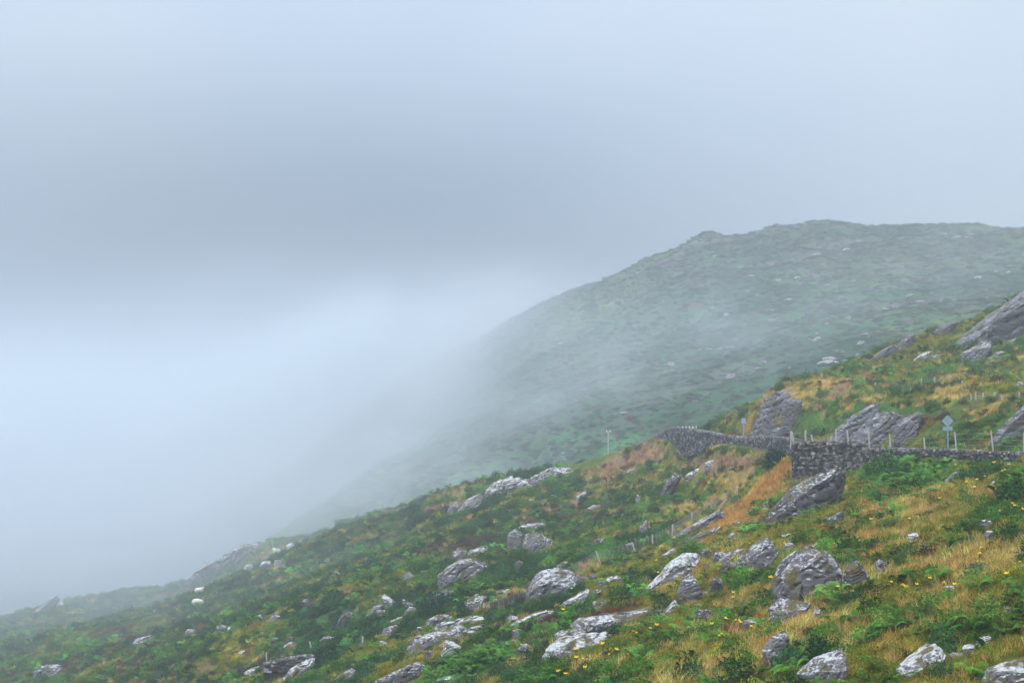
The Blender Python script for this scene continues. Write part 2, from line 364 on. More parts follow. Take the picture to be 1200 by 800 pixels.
me = mesh_np('sea', [(-5200, -5200, -47), (5200, -5200, -47), (5200, 5200, -47), (-5200, 5200, -47)], [[0, 1, 2, 3]])
m_, nt = newmat('sea_water'); b = principled(nt, .25, .5); b.inputs['Base Color'].default_value = (.06, .09, .11, 1)
n_ = N(nt, 'ShaderNodeTexNoise', Scale=.25, Detail=6.0, Roughness=.6); g_ = N(nt, 'ShaderNodeNewGeometry'); nt.links.new(g_.outputs['Position'], n_.inputs['Vector']); bp_ = N(nt, 'ShaderNodeBump', Strength=.6, Distance=.6); nt.links.new(n_.outputs[0], bp_.inputs['Height']); nt.links.new(bp_.outputs[0], b.inputs['Normal'])
tag(link('sea', me, m_), kind='structure')
# ------------------------------------------------------------------ road
def strip(name, c, zz, o0, o1, lift, mat):
    d = np.gradient(c, axis=0); d /= np.linalg.norm(d, axis=1)[:, None]; n = np.stack([-d[:, 1], d[:, 0]], 1)
    a = c+n*o0; b = c+n*o1; k = len(c)
    V = np.concatenate([np.c_[a, zz+lift], np.c_[b, zz+lift]]); i = np.arange(k-1)
    F = np.stack([i, i+k, i+k+1, i+1], 1); o = link(name, mesh_np(name, V, F), mat); return tag(o, kind='structure')
strip('road', roadc, roadz, -2.5, 2.5, .05, M['asphalt'])
strip('road_markings', roadc, roadz, -2.25, -2.13, .054, M['line'])

# ------------------------------------------------------------------ rocks
ROCKS = []   # (polygon pixels, depth) for clearing plants in front of them
def build_rock_mesh(name, poly, D, thick, seed, rough=1.0):
    r = random.Random(seed); O = np.array([P(a, b, D) for a, b in poly])
    bot = O[:, 2].min(); top = O[:, 2].max(); cx = (O[:, 0].min()+O[:, 0].max())/2; h = top-bot; w = np.ptp(O[:, 0])
    org = np.array([cx, D, bot]); size = max(w, h); t = thick*min(w, 1.5*h+.3)*.5
    cen = O.mean(0); pts = []
    for q in O:
        pts.append(q+[0, r.uniform(-.2, .2)*t, 0])
        for s in (-1, 1):
            k = r.uniform(.55, .88); p = cen+(q-cen)*k; p[1] += s*t*r.uniform(.55, 1.0); pts.append(p)
            if q[2] < bot+.45*h:
                p2 = p.copy(); p2[2] = bot-.35-.1*size; pts.append(p2)
        if q[2] < bot+.45*h: pts.append(q-[0, 0, .35+.1*size])
    bm = bmesh.new()
    for p in pts: bm.verts.new(Vector(p-org))
    res = bmesh.ops.convex_hull(bm, input=bm.verts)
    junk = list({e for e in res['geom_interior']+res['geom_unused'] if isinstance(e, bmesh.types.BMVert)})
    bmesh.ops.delete(bm, geom=[v for v in junk if v.is_valid], context='VERTS')
    for _ in range(5):
        nv = Vector((r.uniform(-1, 1), -r.uniform(.1, 1), r.uniform(-.1, 1))).normalized(); ds = [v.co.dot(nv) for v in bm.verts]; hi_, lo_ = max(ds), min(ds); cut = hi_-(hi_-lo_)*r.uniform(.02, .09)
        bmesh.ops.bisect_plane(bm, geom=list(bm.verts)+list(bm.edges)+list(bm.faces), plane_co=nv*cut, plane_no=nv, clear_outer=True)
        res = bmesh.ops.convex_hull(bm, input=bm.verts)
        junk = list({e for e in res['geom_interior']+res['geom_unused'] if isinstance(e, bmesh.types.BMVert)}); bmesh.ops.delete(bm, geom=[v for v in junk if v.is_valid], context='VERTS')
    bmesh.ops.dissolve_limit(bm, angle_limit=.03, verts=list(bm.verts), edges=list(bm.edges))
    bmesh.ops.bevel(bm, geom=list(bm.edges), offset=size*.006, segments=1, affect='EDGES')
    bmesh.ops.triangulate(bm, faces=list(bm.faces))
    target = max(size/26, .05 if D < 110 else .09)
    for _ in range(6):
        es = [e for e in bm.edges if e.calc_length() > target*1.5]
        if not es or len(bm.faces) > 7000: break
        bmesh.ops.subdivide_edges(bm, edges=es, cuts=1)
        bmesh.ops.triangulate(bm, faces=[f for f in bm.faces if len(f.verts) > 3])
    bm.normal_update()
    so = Vector((r.uniform(-99, 99), r.uniform(-99, 99), r.uniform(-99, 99)))
    ang = math.radians(33+r.uniform(-10, 12)); sn = Vector((-math.sin(ang), .25*r.uniform(-1, 1), math.cos(ang))).normalized()
    A = size*.030*rough; mv = []
    for v in bm.verts:
        p = v.co; n = v.normal
        q = Vector((p.x, p.y, p.z*1.6))/size*2.2+so
        d = mnoise.fractal(q*2.4, .8, 2.1, 5)*A*.42
        l = p.dot(sn)/size*9 + mnoise.noise(q*.7)*1.3; f = l-math.floor(l)
        d += (abs(f-.5)*2)**6*-A*1.5*(.4+.6*abs(mnoise.noise(q*.9+Vector((5,5,5)))))*1.6
        c = mnoise.noise(q*3.1); d += (-A*.7 if abs(c) < .03 else 0)
        mv.append(p+n*d)
    for v, c in zip(bm.verts, mv): v.co = c
    me = bpy.data.meshes.new(name); bm.to_mesh(me); bm.free()
    return me, org
def rock(label, poly, mat='rock', thick=1.0, D=None, name='boulder', cat='boulder', group=None, rough=1.0, clear=True):
    q0 = sum(p[0] for p in poly)/len(poly); q1 = max(p[1] for p in poly)
    if D is None: poly = [(q0+(p[0]-q0)*1.07, q1+(p[1]-q1)*1.08) for p in poly]
    if D is None:
        low = sorted(poly, key=lambda p: -p[1]); bx = sum(p[0] for p in low[:3])/3; by = max(p[1] for p in poly)
        a = at(bx, by-1); 
        if a is None: a = at(bx, by+6)
        if a is None: a = at(bx, by+14)
        D = a[1] if a is not None else 250.
        w = (max(p[0] for p in poly)-min(p[0] for p in poly))*D/FP
        D += .15*thick*w
    me, org = build_rock_mesh(name, poly, D, thick, hash((poly[0][0]*7+poly[0][1]*13, len(label))) & 0xffff, rough)
    o = link(name, me, M[mat], loc=org)
    tag(o, label, cat, group)
    if clear: ROCKS.append((np.array(poly, float), D))
    return o

R = [
('large dark purple-grey slab tilted up to the right just below the stone wall corner',[(896,614),(910,596),(926,578),(954,561),(980,551),(991,564),(992,572),(962,586),(937,602),(920,610)],'dark',.8),
('triangular grey boulder with white lichen down its right edge, left of the biggest boulder',[(864,660),(872,647),(901,631),(909,645),(915,657),(907,673),(870,672)],'rock',1.),
('biggest squarish purple-grey boulder with a pale hump on top, centre of the near slope',[(906,685),(915,665),(925,654),(942,641),(955,647),(972,652),(986,672),(980,687),(957,704),(937,701),(915,695)],'rock',1.1),
('small dark boulder striped with white veins, directly right of the biggest boulder',[(985,692),(992,665),(1004,657),(1015,672),(1018,681),(995,693)],'dark',1.),
('rounded dark boulder with overhanging pale top, right below the biggest boulder',[(902,715),(915,703),(940,706),(950,709),(937,720),(922,735),(906,730)],'rock',1.),
('narrow upright grey rock half sunk in greenery under the overhanging boulder',[(894,762),(902,750),(922,740),(924,755),(910,767),(899,786),(895,780)],'rock',1.),
('broad grey and mauve boulder cut by the bottom edge, under the narrow upright rock',[(935,790),(955,772),(990,760),(995,772),(996,803),(935,805)],'rock',1.1),
('small flat mauve-grey stone in yellow grass left of the overhanging boulder',[(863,731),(877,725),(889,727),(887,736),(865,737)],'rock',1.),
('tall pointed dark boulder with a white tip beside the long pale slab',[(794,702),(795,691),(801,679),(809,674),(816,681),(817,694),(825,701),(820,710),(807,707)],'rock',.9),
('small dark pointed boulder with white crest, right of the tall pointed boulder',[(832,692),(833,682),(838,677),(845,680),(847,691),(842,699),(835,697)],'dark',.9),
('tiny round stone wedged between the two pointed boulders',[(819,696),(825,692),(831,696),(829,701),(821,700)],'rock',1.),
('long pale lichen-streaked slab running up to the right above the pointed boulders',[(753,696),(762,686),(780,672),(790,657),(800,651),(815,651),(820,655),(800,675),(780,686),(762,697)],'pale',.8),
('long low lichen-spotted rock with a rusty fringe on its top edge',[(667,745),(670,732),(677,726),(710,727),(735,720),(760,714),(772,720),(760,727),(720,738),(685,744)],'rock',.8),
('broad whitish flat-topped boulder beside orange grass, in front of the long rusty-fringed rock',[(635,777),(642,762),(655,751),(680,745),(710,742),(722,750),(700,760),(687,767),(660,775)],'pale',1.),
('small pale knobbly rock at the right end of the long rusty-fringed rock',[(775,721),(785,710),(791,704),(797,712),(785,720)],'pale',1.),
('large rounded boulder with pale top and dark undercut face among green gorse',[(615,710),(619,692),(632,672),(655,668),(670,672),(680,682),(677,695),(660,699),(630,711)],'rock',1.1),
('thin pale ledge leaning up to the right below the large undercut boulder',[(656,714),(660,707),(690,690),(694,692),(665,714)],'pale',.7),
('second grey ledge lying parallel just right of the thin pale ledge',[(680,707),(692,692),(705,691),(700,700),(682,709)],'rock',.8),
('long low grey ledge arching through ferns left of the flat-topped boulder',[(595,734),(610,725),(632,717),(652,716),(656,721),(635,724),(610,731)],'pale',.8),
('long pale flat slab with a black overhang beneath it, propped on other rocks',[(478,753),(485,749),(507,743),(530,740),(539,735),(548,739),(551,744),(530,751),(521,755),(503,762),(480,764)],'rock',1.),
('pale wedge-shaped rock under the right end of the overhanging slab',[(517,770),(522,751),(530,753),(543,761),(530,768)],'pale',.8),
('dark domed rock just above the overhanging slab',[(497,732),(504,725),(513,721),(525,721),(534,726),(518,735),(500,735)],'rock',.9),
('long thin pale slab stretching right behind the overhanging slab',[(506,738),(515,732),(536,727),(554,723),(569,724),(585,726),(569,728),(545,733),(524,739)],'pale',.7),
('dark layered rock with white spots at the bottom edge below the overhanging slab',[(438,800),(459,790),(480,780),(491,778),(500,783),(491,801),(460,804)],'dark',1.),
('low pale rock poking from ferns at the bottom edge right of the dark layered rock',[(508,799),(518,794),(533,791),(537,793),(530,801)],'pale',.8),
('hooked pale rock standing in gorse above the long thin slab',[(546,716),(548,704),(557,697),(572,699),(557,705),(552,717)],'pale',.8),
('low grey rock with a tan patch on its right behind a dark gorse bush',[(504,701),(512,695),(522,691),(533,693),(530,698),(507,703)],'rock',.8),
('small leaning white-faced rock on the left of the middle slope',[(447,699),(451,697),(459,702),(465,708),(462,711),(453,711),(449,704)],'pale',.8),
('small square rock with a rusty top just below the leaning white-faced rock',[(441,715),(456,715),(453,720),(443,723)],'pale',.9),
('broad pyramid boulder with lichen specks on the middle slope',[(514,675),(530,662),(540,656),(557,655),(575,666),(550,677),(535,682),(520,681)],'rock',.9),
('blocky grey rock touching the top left of the pyramid boulder',[(530,658),(530,650),(537,642),(547,645),(545,656)],'rock',.9),
('jagged pale rock touching the top right of the pyramid boulder',[(547,653),(550,645),(570,639),(572,644),(557,652)],'pale',.9),
('small lumpy grey stone alone in heather left of the pyramid boulder',[(472,675),(480,670),(486,676),(475,679)],'rock',.9),
('upright rounded grey boulder, left one of the twin boulders',[(595,642),(595,627),(605,620),(613,627),(613,641),(604,645)],'rock',.9),
('broad domed grey boulder, right one of the twin boulders',[(612,643),(617,627),(630,625),(647,635),(646,641),(622,648)],'rock',1.),
('low ridge of tilted stone plates behind the twin boulders',[(605,619),(618,614),(640,612),(641,617),(622,620)],'pale',.6),
('pale upright stone like a gatepost in the middle of the gorse slope',[(750,625),(750,614),(757,610),(760,615),(759,627)],'pale',.8),
('slim white standing stone, farther of the two upright stones',[(744,591),(746,580),(748,579),(750,584),(749,591)],'pale',.8),
('dark leaning slab with white spots below the far retaining wall',[(774,582),(779,566),(790,556),(799,558),(793,567),(781,578)],'dark',.8),
('long flat pale rock beside tan grass below the far retaining wall',[(802,558),(815,550),(839,545),(842,547),(826,552)],'pale',.7),
('small white rock with dark hollow behind the long flat pale rock',[(826,543),(832,540),(842,539),(843,543),(834,546)],'pale',.8),
('long grey rock sheet descending along the foot of the orange grass bank',[(782,636),(804,621),(820,612),(835,604),(850,596),(852,602),(828,619),(802,631),(787,638)],'rock',.5),
('black and white broken rock ledge under the long rock sheet',[(802,635),(820,625),(840,619),(849,617),(847,624),(832,632),(812,640),(802,641)],'dark',.6),
('small pale ledge tapering left below the broken black ledge',[(774,652),(787,644),(795,642),(794,647),(780,652)],'pale',.8),
('small stack of dark flat stones above the long pale slab',[(821,651),(821,645),(830,644),(835,651),(824,655)],'dark',.9),
('grey slab leaning right behind the triangular boulder',[(840,661),(850,650),(860,645),(872,644),(862,653),(847,661)],'rock',.8),
('small black rock with a tan cap, right of the large tilted slab',[(968,619),(970,609),(976,605),(989,599),(990,603),(982,613),(972,620)],'dark',.9),
('thin pale rock sliver pointing up right behind the biggest boulder',[(949,642),(967,630),(970,631),(957,645)],'pale',.6),
('low dark rock streak with rusty moss above the triangular boulder',[(916,627),(931,624),(935,627),(920,630)],'dark',.8),
('smooth white oval stone on the grassy slope at far right',[(1147,616),(1150,610),(1160,610),(1164,615),(1161,622),(1150,623)],'pale',1.2),
('dull grey stone directly below the smooth white oval stone',[(1154,628),(1157,622),(1166,623),(1166,628),(1156,633)],'rock',1.),
('slanting mauve rock in dry grass below the roadside wall',[(1104,569),(1114,556),(1124,551),(1125,555),(1116,565)],'rock',.8),
('pinkish weathered rock among yellow flowers right of the slanting mauve rock',[(1156,571),(1165,563),(1168,565),(1161,571)],'rock',.8),
('rounded pale stone in grass, midway between wall and bottom edge on the right',[(1062,635),(1064,627),(1075,624),(1077,629),(1067,636)],'pale',1.),
('narrow grey rock under a dark brown turf lip, right of the veined boulder',[(1026,676),(1026,660),(1030,656),(1040,660),(1033,671)],'rock',.8),
('tiny white angular stone beside the rock with the brown turf lip',[(1037,668),(1042,661),(1046,664),(1044,669)],'pale',.8),
('flat grey stone in straw-coloured grass at right',[(1102,694),(1107,687),(1122,686),(1122,690),(1107,695)],'pale',.9),
('big slanting grey and white boulder at the bottom right',[(1050,794),(1052,785),(1072,770),(1096,755),(1106,765),(1100,777),(1082,791)],'pale',1.),
('large rock filling the bottom right corner',[(1150,802),(1160,787),(1180,780),(1200,774),(1225,772),(1225,806)],'rock',1.),
('dark white-topped stone at the left of the small stone cluster at bottom right',[(1109,761),(1120,756),(1126,760),(1112,765)],'dark',1.),
('rusty and white patched stone, lowest in the small stone cluster at bottom right',[(1112,767),(1118,764),(1128,765),(1129,771),(1117,773)],'rock',1.),
('pale-topped stone in the middle of the small stone cluster at bottom right',[(1127,760),(1130,756),(1141,754),(1142,760),(1131,765)],'pale',1.),
('whitish ridge stone at the upper right end of the small stone cluster at bottom right',[(1142,752),(1150,747),(1162,744),(1163,749),(1150,754)],'pale',1.),
('bluish stone half hidden in ferns at far right',[(1144,711),(1149,706),(1153,711),(1148,717)],'rock',1.),
('flat grey stone in ferns right of the bluish stone',[(1172,715),(1177,711),(1191,712),(1188,718)],'rock',1.),
('small flat pale stone between the bottom right boulders',[(1107,790),(1115,788),(1123,793),(1113,796)],'pale',1.),
('low pale stone touching the left of the corner rock',[(1136,798),(1140,792),(1151,790),(1151,799)],'pale',1.),
('tiny flat white stone in grass above the bottom right boulder',[(1051,696),(1055,693),(1060,694),(1059,697)],'pale',1.),
('tiny upright white stone beside a green fern clump on the right slope',[(1094,657),(1094,650),(1097,650),(1097,657)],'pale',1.),
('slanting pale slab below the ruined wall at the bottom left',[(329,800),(340,785),(355,776),(368,772),(369,777),(346,790),(335,801)],'pale',.6),
('jagged pale rock left of the ruined wall at the bottom left',[(284,793),(286,788),(295,783),(304,781),(299,789),(296,794)],'pale',.8),
('small round white stone below the ruined wall',[(329,789),(332,786),(335,790),(332,794)],'pale',1.),
('white flat stone in the grass above the ruined wall, left one',[(278,767),(282,763),(288,762),(284,768)],'pale',1.),
('white oval stone in the grass above the ruined wall, right one',[(333,756),(340,752),(345,753),(340,758)],'pale',1.),
('upright two-toned stone at the left end of the far stone cluster in gorse',[(301,728),(303,721),(306,720),(308,726),(305,729)],'pale',.9),
('small rounded stone in the middle of the far stone cluster in gorse',[(309,725),(311,720),(315,722),(314,727)],'rock',.9),
('flat wide stone at the right end of the far stone cluster in gorse',[(316,726),(320,720),(328,722),(328,726),(320,729)],'rock',.9),
('dark hunched stone with white top, far left slope',[(252,741),(254,734),(260,732),(266,735),(262,741)],'dark',.9),
('pale arched stone beside the dark hunched stone, far left slope',[(266,737),(270,732),(275,733),(275,738),(269,740)],'pale',.9),
('white stone standing upright alone in gorse on the left',[(304,747),(305,740),(309,741),(308,748)],'pale',.9),
('broad broken grey outcrop low on the far left slope',[(154,756),(159,749),(170,746),(180,744),(184,749),(168,756)],'pale',.8),
('string-like row of white stones low on the left slope',[(217,741),(220,737),(230,738),(229,742)],'pale',.9),
('grey rock at the very bottom left behind the grass',[(36,790),(42,782),(58,779),(72,779),(74,790),(50,793)],'rock',.9),
('hazy crag on the far left skyline beside the marked sheep',[(38,719),(51,707),(66,699),(70,702),(56,716)],'rock',.8),
('hazy stepped crag rising on the left skyline',[(215,686),(230,670),(247,660),(268,650),(270,660),(240,680)],'rock',.7),
('flat-topped hazy crag crowning the left skyline step',[(262,655),(280,640),(303,636),(314,637),(312,644),(285,652)],'rock',.7),
('pale crumbly outcrop below the left skyline, leftmost of three in a row',[(285,667),(287,662),(295,661),(298,668)],'pale',.9),
('pale crumbly outcrop below the left skyline, middle of three in a row',[(303,667),(307,658),(317,658),(319,667)],'pale',.9),
('pale blocky outcrop below the left skyline, right of three in a row',[(321,665),(322,657),(332,656),(336,666)],'pale',.9),
('pale rocky crag on the skyline with vertical cracks, middle of the near ridge',[(569,577),(575,568),(585,563),(600,559),(612,561),(636,569),(620,576),(590,581)],'pale',.8),
('sloping grey crag on the skyline left of the cracked pale crag',[(536,600),(547,586),(565,578),(567,587),(548,599)],'rock',.8),
('smooth pale crag on the skyline left of the dry stone wall piece',[(620,562),(640,551),(650,547),(672,550),(668,558),(642,563)],'pale',.8),
('small hazy crag at the left end of the skyline rocks',[(523,601),(528,592),(536,588),(539,596),(533,602)],'rock',.8),
('small pale flat rock on the gorse slope below the skyline wall',[(672,584),(685,576),(688,579),(676,586)],'pale',.8),
('long thin white rock on the gorse slope below the tan grass',[(688,596),(695,592),(706,592),(701,597)],'pale',.8),
('small pale rock in tan grass left of the far retaining wall',[(735,553),(739,549),(748,550),(743,555)],'pale',.8),
('low grey rocks in heather right of the twin boulders',[(687,640),(700,632),(712,631),(708,637)],'rock',.7),
('pale jagged rock in green grass right of the large undercut boulder',[(709,683),(713,676),(722,675),(735,678),(722,684)],'pale',.8),
('thin sliver of rock rising behind the large undercut boulder',[(647,668),(662,657),(666,659),(653,669)],'rock',.6),
('greenish-grey rock tucked against the right of the large undercut boulder',[(674,683),(674,675),(682,672),(689,677),(684,684)],'rock',.9),
('small flat pale rock in gorse left of the large undercut boulder',[(581,697),(584,692),(598,690),(592,697)],'pale',.8),
('small white stone in ferns above the long arching ledge',[(592,722),(597,719),(600,721),(597,724)],'pale',.9),
('tiny white stone in ferns, right of a similar white stone above the arching ledge',[(602,720),(605,714),(608,716),(606,720)],'pale',.9),
('tiny pale stone in ferns below the arching ledge, leftmost of three',[(591,757),(593,751),(597,753),(595,758)],'pale',.9),
('tiny pale stone in ferns below the arching ledge, middle of three',[(604,757),(606,752),(610,753),(608,758)],'pale',.9),
('mauve stone in ferns below the arching ledge, right of three',[(633,757),(636,752),(643,753),(640,758)],'rock',.9),
('small pale stone left of the dark domed rock',[(487,741),(489,735),(493,737),(497,734),(496,741)],'pale',.9),
('pale flat rock beside orange grass at the left of the overhanging slab',[(445,757),(449,752),(457,755),(452,759)],'rock',.9),
('low pale line of rock above the dark domed rock, to its left',[(449,731),(460,727),(472,722),(475,724),(464,730)],'pale',.7),
('slender upright stone by gorse on the middle slope, right of the leaning rock',[(471,709),(472,702),(475,702),(474,709)],'pale',.9),
('grey broken rock with rust-coloured plant right of the square rock',[(474,717),(480,711),(489,712),(489,717)],'rock',.8),
('brownish rock mound in heather at the bottom, left of the dark layered rock',[(392,797),(400,788),(412,784),(424,788),(420,797)],'rock',.8),
('brown heathery rock lump left of the leaning white-faced rock',[(394,735),(399,722),(408,717),(417,722),(413,732)],'dark',.8),
('low mossy rock sloping at the middle left above the ruined wall',[(430,720),(438,710),(449,709),(447,717)],'rock',.8),
('mauve flat rock in dry grass left of the pale stone at right',[(1075,646),(1085,635),(1088,637),(1080,647)],'rock',.7),
('grey stone at the right edge below the white oval stone',[(1192,652),(1194,647),(1203,648),(1203,654)],'rock',.9),
('mauve stone in dry grass near the right edge',[(1171,672),(1174,666),(1178,669),(1176,673)],'rock',.9),
# upper right hill
('long grey slab climbing to the right edge on the upper hill',[(1110,411),(1133,393),(1160,375),(1173,363),(1198,346),(1217,338),(1217,359),(1198,369),(1177,382),(1147,394),(1120,409)],'cliff',.6),
('dark blocky crag with white edges below the long upper slab',[(1127,425),(1127,415),(1133,416),(1150,403),(1162,402),(1162,414),(1142,426)],'rock',.9),
('pale low rock on the upper hill left of the dark blocky crag',[(1070,423),(1080,415),(1092,412),(1090,418),(1080,424)],'pale',.8),
('flat pinkish rock just right of the pale low rock on the upper hill',[(1091,420),(1097,416),(1104,415),(1101,420)],'pale',.8),
('grey sloping block near the right edge of the upper hill',[(1179,406),(1182,400),(1190,396),(1193,400),(1184,406)],'rock',.9),
('low grey rock between the dark blocky crag and the right edge',[(1158,422),(1167,413),(1177,411),(1169,419)],'rock',.8),
('pinkish square rock at the right edge under the upper slab',[(1190,386),(1191,378),(1199,376),(1202,386)],'pale',.9),
('hazy broken crag at the foot of the upper hill skyline',[(1020,423),(1033,411),(1050,403),(1052,411),(1040,421)],'cliff',.7),
('hazy sloping crag on the upper hill skyline below the far hill',[(1047,410),(1057,399),(1070,391),(1072,398),(1062,409)],'cliff',.7),
('pale strip of rock on the upper hill skyline among tan grass',[(1095,388),(1107,381),(1123,376),(1123,380),(1108,387)],'cliff',.6),
('small pink rock at the right edge beside the upper fence',[(1191,453),(1193,448),(1199,448),(1200,454)],'pale',.9),
]
for lab, poly, mt, th in R: rock(lab, poly, mt, th)
rock('tall pale grey rock cutting beside the road with grass on its top', [(877,516),(888,497),(894,467),(905,462),(920,453),(929,455),(935,470),(938,480),(925,492),(903,506),(890,518)], 'cliff', .45, D=184, name='cliff_face', cat='cliff', rough=1.1)
rock('lower step of the pale grey rock cutting, ending at a grassy slope', [(898,519),(903,505),(925,492),(932,489),(935,500),(934,519)], 'cliff', .5, D=174, name='cliff_face', cat='cliff')
rock('right shoulder of the pale rock cutting under a heathery brow', [(915,492),(918,466),(942,465),(939,477),(932,490),(922,500)], 'cliff', .4, D=173, name='cliff_face', cat='cliff')
rock('smooth mauve cliff slab leaning right behind the roadside posts', [(966,521),(980,504),(986,496),(1000,486),(1020,474),(1031,472),(1030,486),(1012,500),(994,521)], 'cliff', .55, D=144.3, name='cliff_face', cat='cliff')
rock('fractured dark mauve cliff with diagonal grooves right of the smooth cliff slab', [(990,524),(1008,500),(1026,483),(1044,481),(1064,486),(1068,500),(1058,524)], 'cliff', .6, D=140.2, name='cliff_face', cat='cliff', rough=1.2)
rock('grey rock shoulder at the right end of the fractured cliff', [(1044,524),(1050,498),(1058,490),(1080,480),(1084,482),(1074,496),(1062,524)], 'cliff', .8, D=135, name='cliff_face', cat='cliff')

rock('steep grey crag at the right edge above the roadside wall', [(1157,524),(1170,503),(1182,494),(1198,476),(1213,466),(1215,488),(1188,504),(1168,523)], 'cliff', .35, D=124.5, name='crag', cat='crag')
g = random.Random(21)
def loose_mesh(sd):
    r = random.Random(sd); n = 7; pl = [(600+60*math.cos(i/n*6.283)*r.uniform(.7, 1.1), 500-34*math.sin(i/n*6.283)*r.uniform(.7, 1.1)) for i in range(n)]
    return build_rock_mesh('loose_stone', pl, 20., 1.0, sd, 1.0)[0]
LM = [loose_mesh(i) for i in range(9)]
for i in range(60):
    px_, py_ = g.choice([(g.uniform(420, 1190), g.uniform(640, 795)), (g.gauss(600, 70), g.gauss(740, 25)), (g.gauss(830, 90), g.gauss(660, 40)), (g.uniform(250, 700), g.uniform(640, 760))])
    if py_ > 795 or any(inp for inp in [abs(px_-600) > 620]): continue
    a = at(px_, py_)
    if a is None or a[1] > 240: continue
    o = bpy.data.objects.new('loose_stone', LM[i % 9]); C.objects.link(o)
    if not LM[i % 9].materials: LM[i % 9].materials.append(M[g.choice(['rock', 'rock', 'dark', 'pale'])])
    s_ = g.uniform(.35, .85)*(1+.4*(a[1] > 120)); o.location = a-[0, 0, .02]; o.scale = (s_, s_*g.uniform(.8, 1.2), s_*g.uniform(.7, 1.2)); o.rotation_euler = (0, g.uniform(-.5, .1), g.uniform(0, 6.28))
    tag(o, 'small half-buried grey stone among the heather and grass', 'stone', 'small stones half buried on the near slope')
    u_ = .45*s_; q = [proj(*(a+np.array(d))) for d in ((-u_,0,0),(u_,0,0),(u_,0,u_),(-u_,0,u_))]; ROCKS.append((np.array([(float(u), float(v)) for u, v in q]), a[1]))
# ------------------------------------------------------------------ far hill rocks
def simple_rock(seed):
    r = random.Random(seed); bm = bmesh.new()
    for _ in range(22):
        v = Vector((r.gauss(0, 1), r.gauss(0, 1), r.gauss(0, 1))).normalized(); bm.verts.new(Vector((v.x*.5, v.y*.4, v.z*.3+.12)))
    res = bmesh.ops.convex_hull(bm, input=bm.verts)
    bmesh.ops.subdivide_edges(bm, edges=list(bm.edges), cuts=2, use_grid_fill=True)
    so = Vector((seed*3.1, 7, 1))
    for v in bm.verts: v.co += v.co.normalized()*mnoise.fractal(v.co*4+so, 1, 2, 4)*.07
    me = bpy.data.meshes.new('hill_rock'); bm.to_mesh(me); bm.free(); me.materials.append(M['far']); return me
HR = [simple_rock(i) for i in range(8)]
hxf, hyf = hx, hy
def hilh(x, y):
    fi = np.interp(x, hx, np.arange(len(hx))); fj = np.interp(y, hy, np.arange(len(hy))); i = min(int(fi), len(hx)-2); j = min(int(fj), len(hy)-2); a = fi-i; b = fj-j
    return (HZ[i, j]*(1-a)+HZ[i+1, j]*a)*(1-b)+(HZ[i, j+1]*(1-a)+HZ[i+1, j+1]*a)*b
def hat(px, py):
    d = P(px, py, 1.0)
    for D in np.arange(345, 900, 1.0):
        if d[2]*D <= hilh(d[0]*D, D): return np.array([d[0]*D, D, hilh(d[0]*D, D)])
clusters = [(850,405,30,8,9),(770,430,20,6,8),(990,420,30,12,10),(920,460,14,5,3),(905,350,20,4,7),(1080,350,25,6,5),(1000,300,60,14,16),(950,395,20,5,6),(1050,365,14,4,4),(760,350,40,10,9),
 (1130,300,40,10,9),(1090,275,50,6,6),(1150,345,30,6,6),(860,330,40,12,8),(700,400,50,20,6),(1030,400,30,14,8),(930,330,60,20,12),(810,380,50,15,8),(1180,310,20,12,5),(640,420,40,20,4),(980,360,80,30,14),(1100,340,60,25,12),(880,440,60,20,10),(730,470,60,20,4),(1188,335,10,8,3)]
k = 0; rr = random.Random(5)
for cx, cy, sx, sy, n in clusters:
    for _ in range(n):
        a = hat(cx+rr.uniform(-1, 1)*sx, cy+rr.uniform(-1, 1)*sy)
        if a is None: continue
        o = bpy.data.objects.new('hill_rock', HR[k % 8]); C.objects.link(o); k += 1
        s = rr.choice([.7, 1.0, 1.3, 1.8, 2.6]) * (1.3 if (cx, cy) in ((850,405), (990,420), (920,460)) else 1); o.location = a+[0, 0, -.05*s]; o.scale = (s*rr.uniform(.9, 1.5), s, s*rr.uniform(.6, 1.1)); o.rotation_euler = (rr.uniform(-.2, .2), rr.uniform(-.4, .2), rr.uniform(-.6, .6))
        tag(o, 'pale weathered rock strewn on the misty far hillside', 'rock', 'rocks strewn on the far hillside')
wa = [(1012,290,650), (1049,431,0), (1031,438,0)]

